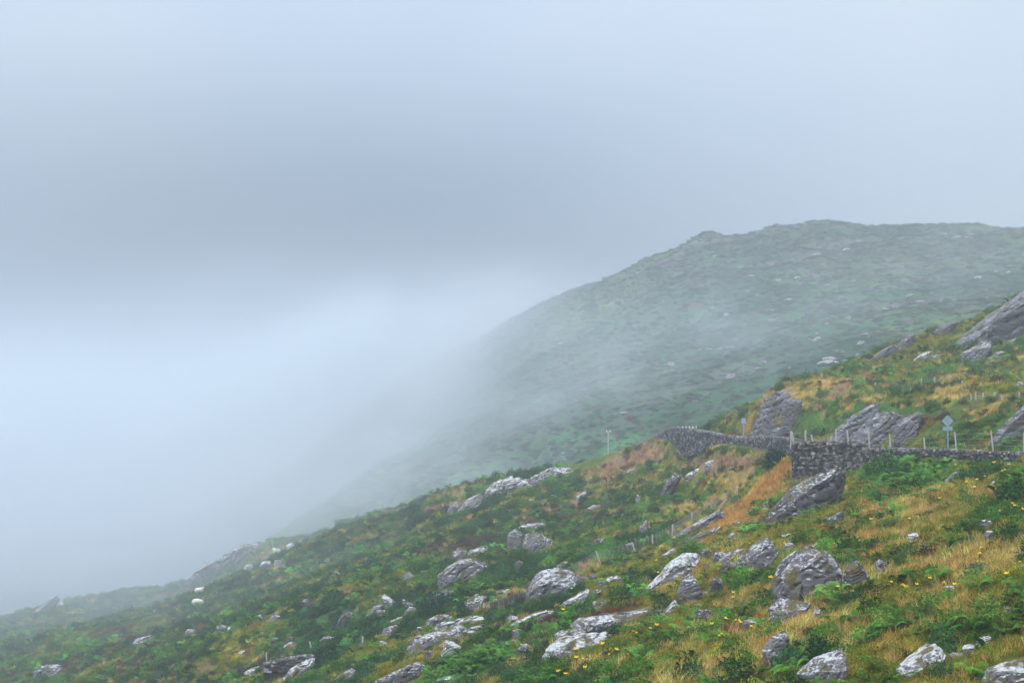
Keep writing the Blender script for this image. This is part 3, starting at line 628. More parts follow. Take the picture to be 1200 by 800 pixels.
# ------------------------------------------------------------------ dry stone walls
def stone_wall(name, label, path, sh=.19, sl=.34, th=.5, seed=1, zjit=.10, cope=True):
    """path: (x, y, ztop, zbottom)"""
    r = random.Random(seed); p = np.array(path, float); seg = np.hypot(*np.diff(p[:, :2], axis=0).T); s = np.concatenate([[0], np.cumsum(seg)]); Ltot = s[-1]
    V = []; F = []; S = []
    def f(t): return [np.interp(t, s, p[:, i]) for i in range(4)]
    def box(c, ax, nx, l, h, d, rot, shade):
        b = len(V); up = np.array([0, 0, 1.]); ca, sa = math.cos(rot), math.sin(rot); a2 = ax*ca+up*sa; u2 = -ax*sa+up*ca
        for dz in (-1, 1):
            for dy in (-1, 1):
                for dx in (-1, 1):
                    j = lambda: 1+r.uniform(-.24, .12)
                    V.append(c+a2*dx*l/2*j()+nx*dy*d/2*j()+u2*dz*h/2*j())
        for q in ((0,1,3,2),(4,6,7,5),(0,4,5,1),(2,3,7,6),(0,2,6,4),(1,5,7,3)): F.append([b+i for i in q]); S.append(shade)
    zmin = p[:, 3].min(); zmax = p[:, 2].max(); org = np.array([p[0, 0], p[0, 1], zmin])
    z = zmin
    while z < zmax:
        hh = sh*r.uniform(.75, 1.25); t = -r.uniform(0, sl)
        while t < Ltot:
            l = sl*r.uniform(.5, 1.5); tc = min(max(t+l/2, 0), Ltot); x, y, zt, zb = f(tc)
            if zb-.25 < z+hh/2 and z+hh*.6 < zt+r.uniform(-zjit, zjit*.6):
                x2, y2, _, _ = f(min(tc+.3, Ltot)); x1, y1, _, _ = f(max(tc-.3, 0)); ax = np.array([x2-x1, y2-y1, 0]); ax /= np.linalg.norm(ax); nx = np.array([-ax[1], ax[0], 0])
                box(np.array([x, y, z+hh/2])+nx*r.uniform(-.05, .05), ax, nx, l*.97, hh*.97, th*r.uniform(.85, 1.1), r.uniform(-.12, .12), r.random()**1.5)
            t += l
        z += hh
    if cope:
        t = 0
        while t < Ltot:
            l = sl*r.uniform(.4, .9); x, y, zt, zb = f(t); x2, y2, _, _ = f(min(t+.3, Ltot)); x1, y1, _, _ = f(max(t-.3, 0)); ax = np.array([x2-x1, y2-y1, 0]); ax /= np.linalg.norm(ax); nx = np.array([-ax[1], ax[0], 0])
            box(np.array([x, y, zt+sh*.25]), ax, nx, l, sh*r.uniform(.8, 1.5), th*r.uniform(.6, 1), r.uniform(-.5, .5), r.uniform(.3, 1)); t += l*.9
    # inner packing
    n = max(2, int(Ltot/1.0)); b0 = len(V)
    for i in range(n+1):
        x, y, zt, zb = f(i*Ltot/n); x2, y2, _, _ = f(min(i*Ltot/n+.3, Ltot)); x1, y1, _, _ = f(max(i*Ltot/n-.3, 0)); ax = np.array([x2-x1, y2-y1, 0]); ax /= np.linalg.norm(ax); nx = np.array([-ax[1], ax[0], 0])
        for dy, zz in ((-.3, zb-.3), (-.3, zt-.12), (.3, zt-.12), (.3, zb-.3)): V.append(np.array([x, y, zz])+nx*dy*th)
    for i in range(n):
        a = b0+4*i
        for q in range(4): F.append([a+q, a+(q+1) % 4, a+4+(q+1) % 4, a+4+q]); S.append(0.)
    me = mesh_np(name, np.array(V)-org, F); at_ = me.attributes.new('shade', 'FLOAT', 'FACE'); at_.data.foreach_set('value', np.array(S, np.float32))
    return tag(link(name, me, M['wall'], loc=org), label, 'stone wall')
def wp(lst): return [(*P(px, yt, D)[:2], P(px, yt, D)[2], P(px, yb, D)[2]) for px, yt, yb, D in lst]
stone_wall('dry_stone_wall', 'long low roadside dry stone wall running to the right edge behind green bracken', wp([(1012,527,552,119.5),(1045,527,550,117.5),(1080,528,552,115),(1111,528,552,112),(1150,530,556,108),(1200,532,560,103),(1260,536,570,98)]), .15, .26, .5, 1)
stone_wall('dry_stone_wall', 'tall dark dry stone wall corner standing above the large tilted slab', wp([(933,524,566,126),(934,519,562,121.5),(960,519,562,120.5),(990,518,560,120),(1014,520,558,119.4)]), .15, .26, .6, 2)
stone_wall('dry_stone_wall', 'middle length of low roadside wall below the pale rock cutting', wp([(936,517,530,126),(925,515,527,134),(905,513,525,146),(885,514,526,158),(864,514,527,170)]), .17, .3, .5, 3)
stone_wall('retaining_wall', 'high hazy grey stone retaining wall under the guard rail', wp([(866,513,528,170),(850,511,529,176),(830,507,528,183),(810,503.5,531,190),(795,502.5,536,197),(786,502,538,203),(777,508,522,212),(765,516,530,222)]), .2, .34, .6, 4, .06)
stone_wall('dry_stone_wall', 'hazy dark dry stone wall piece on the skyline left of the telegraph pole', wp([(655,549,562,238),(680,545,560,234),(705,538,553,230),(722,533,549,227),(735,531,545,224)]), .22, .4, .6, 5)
a0 = at(312, 782); a1 = at(340, 778); a2 = at(368, 774)
def zt(px, py, D): return P(px, py, D)[2]
dW = 117.
stone_wall('ruined_wall', 'low ruined wall of loose flat stones at the bottom left', [(*P(310,778,dW)[:2], zt(310,778,dW), zt(310,786,dW)), (*P(330,773,dW)[:2], zt(330,773,dW), zt(330,787,dW)), (*P(350,769,dW)[:2], zt(350,769,dW), zt(350,784,dW)), (*P(368,767,dW)[:2], zt(368,768,dW), zt(368,780,dW))], .12, .32, .5, 6)
ROCKS.append((np.array([(310,778),(330,773),(350,769),(368,768),(368,777),(335,782),(312,783)], float), dW))
ROCKS.append((np.array([(934,521),(1012,520),(1012,556),(934,560)], float), 119.))
ROCKS.append((np.array([(787,503),(864,512),(864,522),(800,532),(788,532)], float), 190.))
ROCKS.append((np.array([(1020,528),(1200,532),(1200,545),(1120,541),(1020,532)], float), 110.))
ROCKS.append((np.array([(655,549),(735,531),(735,541),(660,558)], float), 230.))

# ------------------------------------------------------------------ posts and wires
def tube(V, F, p0, p1, r0, r1, n=6, seed=0):
    p0 = np.array(p0, float); p1 = np.array(p1, float); d = p1-p0; d /= np.linalg.norm(d); a = np.cross(d, [1, .2, .1]); a /= np.linalg.norm(a); b = np.cross(d, a)
    i0 = len(V)
    for p, r in ((p0, r0), (p1, r1)):
        for k in range(n): t = 2*math.pi*k/n; V.append(p+(a*math.cos(t)+b*math.sin(t))*r)
    for k in range(n): F.append([i0+k, i0+(k+1) % n, i0+n+(k+1) % n, i0+n+k])
    c0 = len(V); V.append(p0); V.append(p1)
    for k in range(n): F.append([c0, i0+(k+1) % n, i0+k, i0+k]); F.append([c0+1, i0+n+k, i0+n+(k+1) % n, i0+n+(k+1) % n])
def tubes_mesh(name, segs, n=6):
    me = bpy.data.meshes.new(name); V = []; F = []
    for s in segs: tube(V, F, *s, n=n)
    F2 = [tuple(dict.fromkeys(f)) for f in F]
    me.from_pydata([tuple(v) for v in V], [], F2); me.update(); return me
def post_mesh(h, lean, r=.055, seed=0):
    rr = random.Random(seed); me = bpy.data.meshes.new('post'); bm = bmesh.new()
    rings = [(-.35, 1.0), (.0, 1.0), (h*.4, .97), (h*.8, .93), (h*.97, .9), (h, .6)]; prev = None
    for z, k in rings:
        ring = [bm.verts.new((r*k*math.cos(t)*rr.uniform(.9, 1.1)+lean*z, r*k*math.sin(t)*rr.uniform(.9, 1.1), z)) for t in np.linspace(0, 2*math.pi, 8, endpoint=False)]
        if prev:
            for i in range(8): bm.faces.new((prev[i], prev[(i+1) % 8], ring[(i+1) % 8], ring[i]))
        prev = ring
    bm.faces.new(prev); bm.to_mesh(me); bm.free(); return me
def fence(label, plist, wires=3, mesh=False, wr=.006):
    """plist: (px, ytop, ybottom, D or None, lean)"""
    pp = []
    for px, y0, y1, D, ln in plist:
        if D is None: a = at(px, y1); D = a[1] if a is not None else 200
        b = P(px, y1, D); t = P(px, y0, D); pp.append((b, t[2]-b[2], ln, D))
    root = empty('wire_fence', pp[0][0]); tag(root, label, 'fence'); o0 = pp[0][0]
    for i, (b, h, ln, D) in enumerate(pp):
        me = post_mesh(h, ln, max(.05, .00055*D), i); o = link('post', me, M['wood'], root, b-o0)
    segs = []
    for (b, h, ln, _), (b2, h2, l2, _) in zip(pp, pp[1:]):
        fr = [.35, .62, .9][:wires] if not mesh else [.1, .25, .4, .55, .7, .85, .97]
        for k in fr:
            q0 = b+[ln*h*k, 0, h*k]-o0; q1 = b2+[l2*h2*k, 0, h2*k]-o0; mid = (q0+q1)/2-[0, 0, .03]
            segs += [(q0, mid, wr, wr), (mid, q1, wr, wr)]
        if mesh:
            n = int(np.linalg.norm(b2-b)/.35)
            for j in range(1, n): f = j/n; c = (b*(1-f)+b2*f)-o0; hh = h*(1-f)+h2*f; segs.append((c+[0, 0, .1], c+[0, 0, hh*.95], wr, wr))
    link('wire', tubes_mesh('wire', segs, 4), M['wire'], root)
    return root
fence('wire fence of weathered posts standing behind the roadside wall and wall corner', [(927,505,520,128,0),(930.5,506,526,127,-.1),(944,504,520,125,0),(954,509,524,123,-.22),(974,511,524,121.5,0),(980,502,524,121,0),(995,504,524,120.6,-.12),(1019,505,526,120,-.05),(1044,508,532,118,-.05),(1084,512,532,115,-.05),(1121,506,528,112,-.1),(1164,504,530,108,-.1),(1200,506,532,104,0)])
fence('netted fence with pale posts down the slope beside the orange grass bank', [(889,510,530,165,0),(899,509,529,155,0),(864,570,588,None,-.02),(834,584,603,None,-.03),(811,600,613,None,0),(788,614,628,None,.02),(765,626,641,None,-.03),(745,635,649,None,-.3),(704,645,661,None,-.35),(660,668,681,None,.03),(625,688,700,None,-.1),(567,706,717,None,0)][2:], 3, True, .007)
fence('wire fence crossing the upper hill on short pale posts', [(1026,448,455,None,0),(1052,447,455,None,0),(1065,446,454,None,0),(1080,443,454,None,0),(1096,442,452,None,-.1),(1112.5,440,449,None,0),(1128,446,454,None,-.05),(1138,462,469,None,0),(1143.5,459,468,None,0),(1152,460,470,None,0),(1167,459,468,None,-.1),(1175,462,471,None,-.2),(1195,459,468,None,-.1)])
fence('short fence of three leaning posts above the ruined wall at lower left', [(312.5,764,775,None,-.05),(366,751,764,None,-.25),(425,745,757,None,0),(567,706,717,None,0)][:3], 1)
fence('row of hazy posts on the brow above the pale rock cutting', [(963,437,447,190,0),(976,445,452,190,0),(985,446,453,192,0),(1001,445,452,192,-.2)], 2)

# guard rail
root = empty('guard_rail', P(868,507,214)); tag(root, 'dark guard rail with white posts on top of the far road bend', 'guard rail')
o0 = P(868,507,214); gp = [(868,214),(858,215.5),(848,217),(841,218.5),(834,220),(828,221),(824,222),(820,223),(816,224),(812,225),(808,226),(804,227),(800,228),(795,229)]
gpp = [P(px, 506.5, D) for px, D in gp]
for q in gpp:
    me = tubes_mesh('post', [(np.zeros(3), np.array([0, 0, 1.05]), .09, .08)], 8); link('post', me, M['white'], root, q-o0-[0, 0, .25])
bm = bmesh.new()
for q, w in zip(gpp, gpp[1:]):
    a = q-o0+[0, .12, .18]; b = w-o0+[0, .12, .18]
    vs = [bm.verts.new(Vector(v)) for v in (a, b, b+[0, 0, .42], a+[0, 0, .42], a+[0, .08, 0], b+[0, .08, 0], b+[0, .08, .42], a+[0, .08, .42])]
    for f in ((0,1,2,3),(5,4,7,6),(3,2,6,7),(1,0,4,5),(0,3,7,4),(2,1,5,6)): bm.faces.new([vs[i] for i in f])
me = bpy.data.meshes.new('rail'); bm.to_mesh(me); bm.free(); link('rail', me, M['rail'], root)

# ------------------------------------------------------------------ signs
def plate(name, pts2, th, mat, parent, loc, bevel=.02):
    bm = bmesh.new(); f = bm.faces.new([bm.verts.new((x, 0, z)) for x, z in pts2])
    r = bmesh.ops.extrude_face_region(bm, geom=[f]); bmesh.ops.translate(bm, verts=[v for v in r['geom'] if isinstance(v, bmesh.types.BMVert)], vec=(0, th, 0))
    ve = [e for e in bm.edges if abs(e.verts[0].co.y-e.verts[1].co.y) > th*.5]
    bmesh.ops.bevel(bm, geom=ve, offset=bevel, segments=3, affect='EDGES'); bmesh.ops.recalc_face_normals(bm, faces=list(bm.faces))
    me = bpy.data.meshes.new(name); bm.to_mesh(me); bm.free(); return link(name, me, mat, parent, loc)
D = 114.; b = P(1111,528,D); h = P(1111,486,D)[2]-b[2]
root = empty('road_sign', b); tag(root, 'grey back of a diamond warning sign with a small plate below, behind the roadside wall', 'road sign')
link('pole', tubes_mesh('pole', [((0, 0, -1.0), (0, 0, h*.98), .038, .038)], 10), M['zinc'], root)
cz = P(1111,493,D)[2]-b[2]; s = .40
plate('diamond_plate', [(0, -s), (s, 0), (0, s), (-s, 0)], .012, M['zinc'], root, (0, .04, cz), .04)
pz = P(1111,502,D)[2]-b[2]
plate('supplementary_plate', [(-.32, -.13), (.32, -.13), (.32, .13), (-.32, .13)], .012, M['zinc'], root, (0, .04, pz), .02)
link('bracket', tubes_mesh('bracket', [((-.16, .03, cz+.10), (.16, .03, cz+.10), .014, .014), ((-.16, .03, cz-.10), (.16, .03, cz-.10), .014, .014), ((-.2, .03, pz), (.2, .03, pz), .014, .014)], 6), M['wire'], root)
D = 182.; b = P(871.5,522,D); h = P(871.5,489,D)[2]-b[2]
root = empty('road_sign', b); tag(root, 'hazy square grey sign on a pole where the guard rail meets the rock cutting', 'road sign')
link('pole', tubes_mesh('pole', [((0, 0, -1), (0, 0, h*.97), .05, .05)], 8), M['zinc'], root)
plate('sign_plate', [(-.24, -.3), (.24, -.3), (.24, .3), (-.24, .3)], .02, M['zinc'], root, (0, -.08, P(871.5,493,D)[2]-b[2]), .03)
D = 196.; b = P(884,522,D); c = P(884,491,D)[2]-b[2]
root = empty('road_sign', b); tag(root, 'small blue panel sign with a white edge beside the rock cutting', 'road sign')
link('pole', tubes_mesh('pole', [((-.3, 0, -1), (-.3, 0, c+.25), .05, .05)], 8), M['white'], root)
plate('blue_panel', [(-.3, -.13), (.5, -.13), (.5, .18), (-.3, .18)], .02, M['blue'], root, (0, -.06, c), .02)
plate('white_panel', [(-.36, -.34), (.05, -.34), (.05, -.14), (-.36, -.14)], .02, M['white'], root, (0, -.06, c), .02)
plate('red_edge', [(.51, -.16), (.6, -.16), (.6, .02), (.51, .02)], .02, M['red'], root, (0, -.06, c), .01)

# telegraph poles
for lab, px, y0, y1, D in (('slender hazy telegraph pole with a crossbar behind the skyline wall piece', 713, 504, 545, 262), ('faint hazy telegraph pole at the left end of the near ridge', 444.5, 587, 622, 300)):
    b = P(px, y1, D); g = hgt(b[0], b[1])[0]; h = P(px, y0, D)[2]-b[2]; 
    root = empty('telegraph_pole', (b[0], b[1], min(g, b[2]))); dz = b[2]-min(g, b[2]); tag(root, lab, 'pole')
    link('pole', tubes_mesh('pole', [((0, 0, -.5), (0, 0, h+dz), .15, .10)], 10), M['wood'], root)
    link('crossarm', tubes_mesh('crossarm', [((-.32, 0, h+dz-.25), (.32, 0, h+dz-.25), .06, .06)], 6), M['wood'], root)
    for sx in (-.28, .28): link('insulator', tubes_mesh('insulator', [((sx, 0, h+dz-.2), (sx, 0, h+dz+.02), .06, .04)], 8), M['white'], root)

# ------------------------------------------------------------------ sheep
def sheep_mesh(pose, mark):
    V = [(-.42,0,.62),(-.15,0,.64),(.15,0,.66),(.38,0,.66)]; Rr = [.20,.27,.27,.22]; E = [(0,1),(1,2),(2,3)]
    if pose == 'graze': hd = [(.55,0,.60),(.70,0,.36),(.80,0,.16)]
    else: hd = [(.50,0,.84),(.60,0,1.0),(.78,0,.95)]
    hr = [.13,.10,.06]; k = 3
    for p, r in zip(hd, hr): V.append(p); Rr.append(r); E.append((k, len(V)-1)); k = len(V)-1
    hi = k
    for sy in (-.05, .05): V.append((hd[1][0]-.02, sy*2.6, hd[1][2]+.03)); Rr.append(.025); E.append((hi-1, len(V)-1))
    for bx, bi in ((-.38, 0), (.34, 3)):
        for sy in (-.13, .13):
            V.append((bx, sy, .42)); Rr.append(.085); E.append((bi, len(V)-1)); V.append((bx+.01, sy, .22)); Rr.append(.04); E.append((len(V)-2, len(V)-1))
            V.append((bx, sy, 0.0)); Rr.append(.035); E.append((len(V)-2, len(V)-1))
    V.append((-.62, 0, .55)); Rr.append(.05); E.append((0, len(V)-1))
    me = bpy.data.meshes.new('sheep'); me.from_pydata(V, E, []); o = bpy.data.objects.new('tmp', me); C.objects.link(o)
    m = o.modifiers.new('s', 'SKIN'); m.use_smooth_shade = True; 
    for i, r in enumerate(Rr): me.skin_vertices[0].data[i].radius = (r, r)
    me.skin_vertices[0].data[1].use_root = True
    s = o.modifiers.new('b', 'SUBSURF'); s.levels = 2
    dg_ = bpy.context.evaluated_depsgraph_get(); m2 = bpy.data.meshes.new_from_object(o.evaluated_get(dg_)); bpy.data.objects.remove(o)
    m2.materials.clear()
    for mm in ('fleece', 'face', 'teal'): m2.materials.append(M[mm])
    for p in m2.polygons:
        c = p.center
        if (c.x > .56 and pose != 'graze') or (pose == 'graze' and c.x > .62): p.material_index = 1
        elif c.z < .26: p.material_index = 1
        elif mark and -.35 < c.x < .02 and c.z > .68: p.material_index = 2
    for v in m2.vertices:
        if v.co.z > .38 and v.co.x < .5: v.co += v.normal*mnoise.noise(v.co*14)*.03
    return m2
for lab, px, py, D, pose, mark, rz, s in (
  ('white sheep with a black face looking up on the left slope', 233.5, 698, None, 'up', 0, .5, 1.15),
  ('creamy sheep grazing just below the black-faced sheep', 231.5, 712, None, 'graze', 0, .2, 1.2),
  ('hazy white sheep with a green mark standing near the left skyline outcrops', 324, 651.5, None, 'up', 1, 2.8, 1.2),
  ('hazy green-marked sheep grazing uphill, rightmost of the pair near the left skyline', 341.5, 646, None, 'graze', 1, 3.3, 1.35),
  ('teal-marked sheep alone on the far left skyline', 70, 709, None, 'graze', 1, .3, 1.1)):
    a = at(px, py)
    if a is None: a = at(px, py+4)
    if a is None: continue
    o = link('sheep', sheep_mesh(pose, mark), [], None, a+[0, 0, .06]); o.rotation_euler.z = rz; o.scale = (s,)*3; tag(o, lab, 'sheep')
    q = [proj(*(a+np.array(d))) for d in ((-.8,0,.25),(.8,0,.25),(.8,0,1.3),(-.8,0,1.3))]; ROCKS.append((np.array([(float(u), float(v)) for u, v in q]), a[1]))

# ------------------------------------------------------------------ plant sources
def quads(cs, ns, sz, asp=1.0):
    n = len(cs); a = np.cross(ns, rng.normal(size=(n, 3))); a /= np.linalg.norm(a, axis=1)[:, None]+1e-9; b = np.cross(ns, a); b /= np.linalg.norm(b, axis=1)[:, None]+1e-9
    s = sz[:, None]; V = np.stack([cs-a*s*asp, cs+b*s*.5, cs+a*s*asp, cs-b*s*.5], 1).reshape(-1, 3); F = np.arange(4*n).reshape(n, 4); return V, F
def shrub(name, n, leaf, H, seed, asp=1.0, spiky=.0):
    g = np.random.default_rng(seed); d = g.normal(size=(n, 3)); d[:, 2] = np.abs(d[:, 2])*1.0; d /= np.linalg.norm(d, axis=1)[:, None]
    lob = 1+.22*np.sin(d[:, 0]*5+seed)*np.cos(d[:, 1]*4+seed*2)+.12*np.sin(d[:, 0]*11+d[:, 2]*9+seed)
    r = (g.random(n)**.35)*lob*.5*(1+spiky*g.random(n)); c = d*r[:, None]; c[:, 2] = c[:, 2]*H*2-.06
    nn = d+g.normal(size=(n, 3))*.8; nn /= np.linalg.norm(nn, axis=1)[:, None]
    V, F = quads(c, nn, leaf*(.6+.8*g.random(n)), asp); return V, F
def grass(name, n, H, R_, w, seed):
    g = np.random.default_rng(seed); V = []; F = []
    for i in range(n):
        a = g.random()*6.283; r = R_*math.sqrt(g.random()); b = np.array([r*math.cos(a), r*math.sin(a), -.05]); h = H*(.5+.6*g.random()); ln = .35+.3*g.random(); t = g.random()*6.283
        dr = np.array([math.cos(t), math.sin(t), 0])*ln*h; sd = np.array([-math.sin(t+g.random()), math.cos(t+g.random()), 0])*w/2
        m = b+dr*.3+[0, 0, h*.55]; e = b+dr+[0, 0, h]; k = len(V); V += [b-sd, b+sd, m+sd*.8, m-sd*.8, e+sd*.15, e-sd*.15]; F += [[k, k+1, k+2, k+3], [k+3, k+2, k+4, k+5]]
    return np.array(V), np.array(F)
def bracken(seed):
    g = np.random.default_rng(seed); V = []; F = []
    for i in range(11):
        a = g.random()*6.283; L_ = .5+.25*g.random(); base = np.array([.08*math.cos(a), .08*math.sin(a), 0]); out = np.array([math.cos(a), math.sin(a), 0]); side = np.array([-math.sin(a), math.cos(a), 0])
        for s in np.linspace(.25, 1, 13):
            c = base+out*L_*s**1.3*.85+np.array([0, 0, 1])*(.55*math.sin(s*2.0)); ww = .20*math.sin(math.pi*(s*.85+.1))*(1-.2*g.random())
            for sg in (-1, 1):
                tip = c+side*sg*ww+out*.05+[0, 0, -.04]; k = len(V); V += [c-out*.02, c+out*.03, tip+out*.015, tip-out*.015]; F.append([k, k+1, k+2, k+3])
    return np.array(V), np.array(F)
def mk(name, vf, mat='veg'):
    me = mesh_np(name, *vf); me.materials.append(M[mat]); o = bpy.data.objects.new(name, me); return o
def coll(name, obs):
    c = bpy.data.collections.new(name)
    for o in obs: c.objects.link(o)
    return c
c_gorse = coll('gorse_kinds', [mk('gorse_plant', shrub('g', 900, .040, .62, 10+i, 1.5, .2)) for i in range(4)])
c_heath = coll('heather_kinds', [mk('heather_plant', shrub('h', 600, .030, .45, 30+i, 2.2, .35)) for i in range(3)])
c_brack = coll('bracken_kinds', [mk('bracken_plant', bracken(50+i)) for i in range(4)])
c_grass = coll('grass_kinds', [mk('grass_tuft', grass('t', 46, .42, .26, .016, 70+i)) for i in range(4)])
def scatter(name, c, X, Y, Z, S, T, tilt=.15, zs=None):
    n = len(X); me = bpy.data.meshes.new(name); me.vertices.add(n); me.vertices.foreach_set('co', np.stack([X, Y, Z], 1).astype(np.float32).ravel())
    a = me.attributes.new('rot', 'FLOAT_VECTOR', 'POINT'); rt = np.stack([rng.normal(0, tilt, n), rng.normal(0, tilt, n), rng.random(n)*6.283], 1).astype(np.float32); a.data.foreach_set('vector', rt.ravel())
    a = me.attributes.new('size', 'FLOAT_VECTOR', 'POINT'); zs = np.ones(n) if zs is None else zs; a.data.foreach_set('vector', np.stack([S, S, S*zs], 1).astype(np.float32).ravel())
    set_tint(me, T)
    o = link(name, me, M['veg']); ng = bpy.data.node_groups.new(name, 'GeometryNodeTree'); ng.interface.new_socket('Geometry', in_out='INPUT', socket_type='NodeSocketGeometry'); ng.interface.new_socket('Geometry', in_out='OUTPUT', socket_type='NodeSocketGeometry')
    L = ng.links.new; gi = ng.nodes.new('NodeGroupInput'); go = ng.nodes.new('NodeGroupOutput'); mp = ng.nodes.new('GeometryNodeMeshToPoints'); ip = ng.nodes.new('GeometryNodeInstanceOnPoints'); ci = ng.nodes.new('GeometryNodeCollectionInfo')
    ci.inputs[0].default_value = c; ci.inputs['Separate Children'].default_value = True; ci.inputs['Reset Children'].default_value = True
    ra = ng.nodes.new('GeometryNodeInputNamedAttribute'); ra.data_type = 'FLOAT_VECTOR'; ra.inputs[0].default_value = 'rot'; sa = ng.nodes.new('GeometryNodeInputNamedAttribute'); sa.data_type = 'FLOAT_VECTOR'; sa.inputs[0].default_value = 'size'
    L(gi.outputs[0], mp.inputs[0]); L(mp.outputs[0], ip.inputs['Points']); L(ci.outputs[0], ip.inputs['Instance']); ip.inputs['Pick Instance'].default_value = True
    ix = ng.nodes.new('FunctionNodeRandomValue'); ix.data_type = 'INT'; ix.inputs['Min'].default_value = 0 if False else 0
    for i_ in ix.inputs:
        if i_.name == 'Max' and i_.type == 'INT': i_.default_value = len(c.objects)-1
        if i_.name == 'Min' and i_.type == 'INT': i_.default_value = 0
    L([q for q in ix.outputs if q.type == 'INT'][0], ip.inputs['Instance Index'])
    L(ra.outputs[0], ip.inputs['Rotation']); L(sa.outputs[0], ip.inputs['Scale']); L(ip.outputs[0], go.inputs[0])
    m = o.modifiers.new('scatter', 'NODES'); m.node_group = ng
    return tag(o, kind='stuff')

# candidate points over the slope
def candidates(n, d0, d1, seed):
    g = np.random.default_rng(seed); D = np.sqrt(g.random(n)*(d1*d1-d0*d0)+d0*d0); u = g.random(n)*.92-.40; x = u*D; return x, D
def inpoly(px, py, poly):
    c = np.zeros(len(px), bool); j = len(poly)-1
    for i in range(len(poly)):
        xi, yi = poly[i]; xj, yj = poly[j]
        k = ((yi > py) != (yj > py)) & (px < (xj-xi)*(py-yi)/(yj-yi+1e-9)+xi); c ^= k; j = i
    return c
def clear_mask(x, y, z, h):
    """plants that would stand inside a rock or tower over it are left out"""
    keep = np.ones(len(x), bool); px, py = proj(x, y, z); qx, qy = proj(x, y, z+h)
    for poly, D in ROCKS:
        x0, y0 = poly.min(0); x1, y1 = poly.max(0); hh = y1-y0
        cut = .08 if hh*D/FP < .7 else .16
        m = (px > x0-6) & (px < x1+6) & (qy < y1) & (py > y0-3) & (y < D+2.5+.02*D)
        if not m.any(): continue
        ii = np.nonzero(m)[0]; sh = poly.copy(); cc = poly.mean(0); sh[:, 0] = cc[0]+(sh[:, 0]-cc[0])*.96
        t = inpoly(qx[ii], qy[ii], sh-np.array([0, cut*hh])) | inpoly(px[ii], py[ii], sh-np.array([0, .15*hh])) | inpoly((px[ii]*.5+qx[ii]*.5), (py[ii]+qy[ii])/2, sh-np.array([0, cut*hh]))
        keep[ii[t]] = False
    rd, _ = road_dist(x, y); keep &= rd > 3.2
    return keep
def choose(x, y, z, T=.10):
    S = vegmap(x, y, z); G = rng.gumbel(size=S.shape)*T; px, _ = proj(x, y, z); return np.argmax(S+G*(1+.9*sst(600, 900, px))[:, None], 1)
def tints(k, amt=.25):
    c = PAL[k]*np.exp(rng.normal(0, amt, (len(k), 1))); c = c*np.exp(rng.normal(0, .10, c.shape)); return np.clip(c, 0, .6)
# shrubs: gorse (dark, mid green), heather (olive, brown, rust)
x1, y1 = candidates(37000, 30, 130, 1); x2, y2 = candidates(62000, 130, 335, 2)
x = np.concatenate([x1, x2]); y = np.concatenate([y1, y2]); z = hgt(x, y); k = choose(x, y, z)
far = sst(90, 240, y)
isg = np.isin(k, [dg, gg]); s = (.42+.70*rng.random(len(x))**1.7)*(1+.55*far)
m = isg & (rng.random(len(x)) < .55+.25*(k == dg)); m &= clear_mask(x, y, z, s*.5)
scatter('gorse', c_gorse, x[m], y[m], z[m]-.05, s[m], tints(k[m], .36), .2, .8+.5*rng.random(m.sum()))
ish = np.isin(k, [ol, hb, ru]); s = (.35+.45*rng.random(len(x)))*(1+.7*far)
m = ish & clear_mask(x, y, z, s*.35)
scatter('heather', c_heath, x[m], y[m], z[m]-.03, s[m], tints(k[m], .3), .2)
x1, y1 = candidates(26000, 30, 130, 3); x2, y2 = candidates(45000, 130, 335, 4)
x = np.concatenate([x1, x2]); y = np.concatenate([y1, y2]); z = hgt(x, y); k = choose(x, y, z); far = sst(90, 240, y)
s = (.5+.5*rng.random(len(x)))*(1+.6*far)
m = (np.isin(k, [br]) | (np.isin(k, [gg, ol]) & (rng.random(len(x)) < .16))); m &= clear_mask(x, y, z, s*.5)
kk = np.where(k[m] == br, br, gg)
scatter('bracken', c_brack, x[m], y[m], z[m]-.05, s[m], tints(kk, .22), .25)
# grass everywhere, taller where it is straw
x1, y1 = candidates(185000, 30, 130, 5); x2, y2 = candidates(150000, 130, 335, 6)
x = np.concatenate([x1, x2]); y = np.concatenate([y1, y2]); z = hgt(x, y); k = choose(x, y, z, .10); far = sst(90, 240, y)
s = (.45+.5*rng.random(len(x)))*(1+.5*far)*np.where(np.isin(k, [st, og, tn]), 1.15, .8)
m = (np.isin(k, [st, og, tn, ol, gg, ru]) | (rng.random(len(x)) < .15)); m &= clear_mask(x, y, z, s*.35)
kk = k[m].copy(); q = rng.random(len(kk)); kk[(kk == ol) & (q < .3)] = st; kk[(kk == gg) & (q < .15)] = ol
scatter('grass', c_grass, x[m], y[m], z[m], s[m], tints(kk, .28), .3)
# scrub on the far hill
n = 60000; x = rng.uniform(-150, 320, n); y = rng.uniform(345, 800, n)
fi = np.interp(x, hx, np.arange(len(hx))); fj = np.interp(y, hy, np.arange(len(hy))); z = HZ[np.clip(np.round(fi).astype(int), 0, len(hx)-1), np.clip(np.round(fj).astype(int), 0, len(hy)-1)]
keep = (z > -30) & (np.abs(x/y) < .37); x, y, z = x[keep], y[keep], z[keep]
hcol = hillcol(x, y, z)*np.exp(rng.normal(-.1, .5, (len(x), 1)))
hcol[rng.random(len(x)) < .12] = (.09, .08, .04); hcol[rng.random(len(x)) < .02] = (.18, .18, .18)
scatter('hill_scrub', c_heath, x, y, z-.1, 1.0+2.0*rng.random(len(x))**2, hcol, .1, .4+.4*rng.random(len(x)))

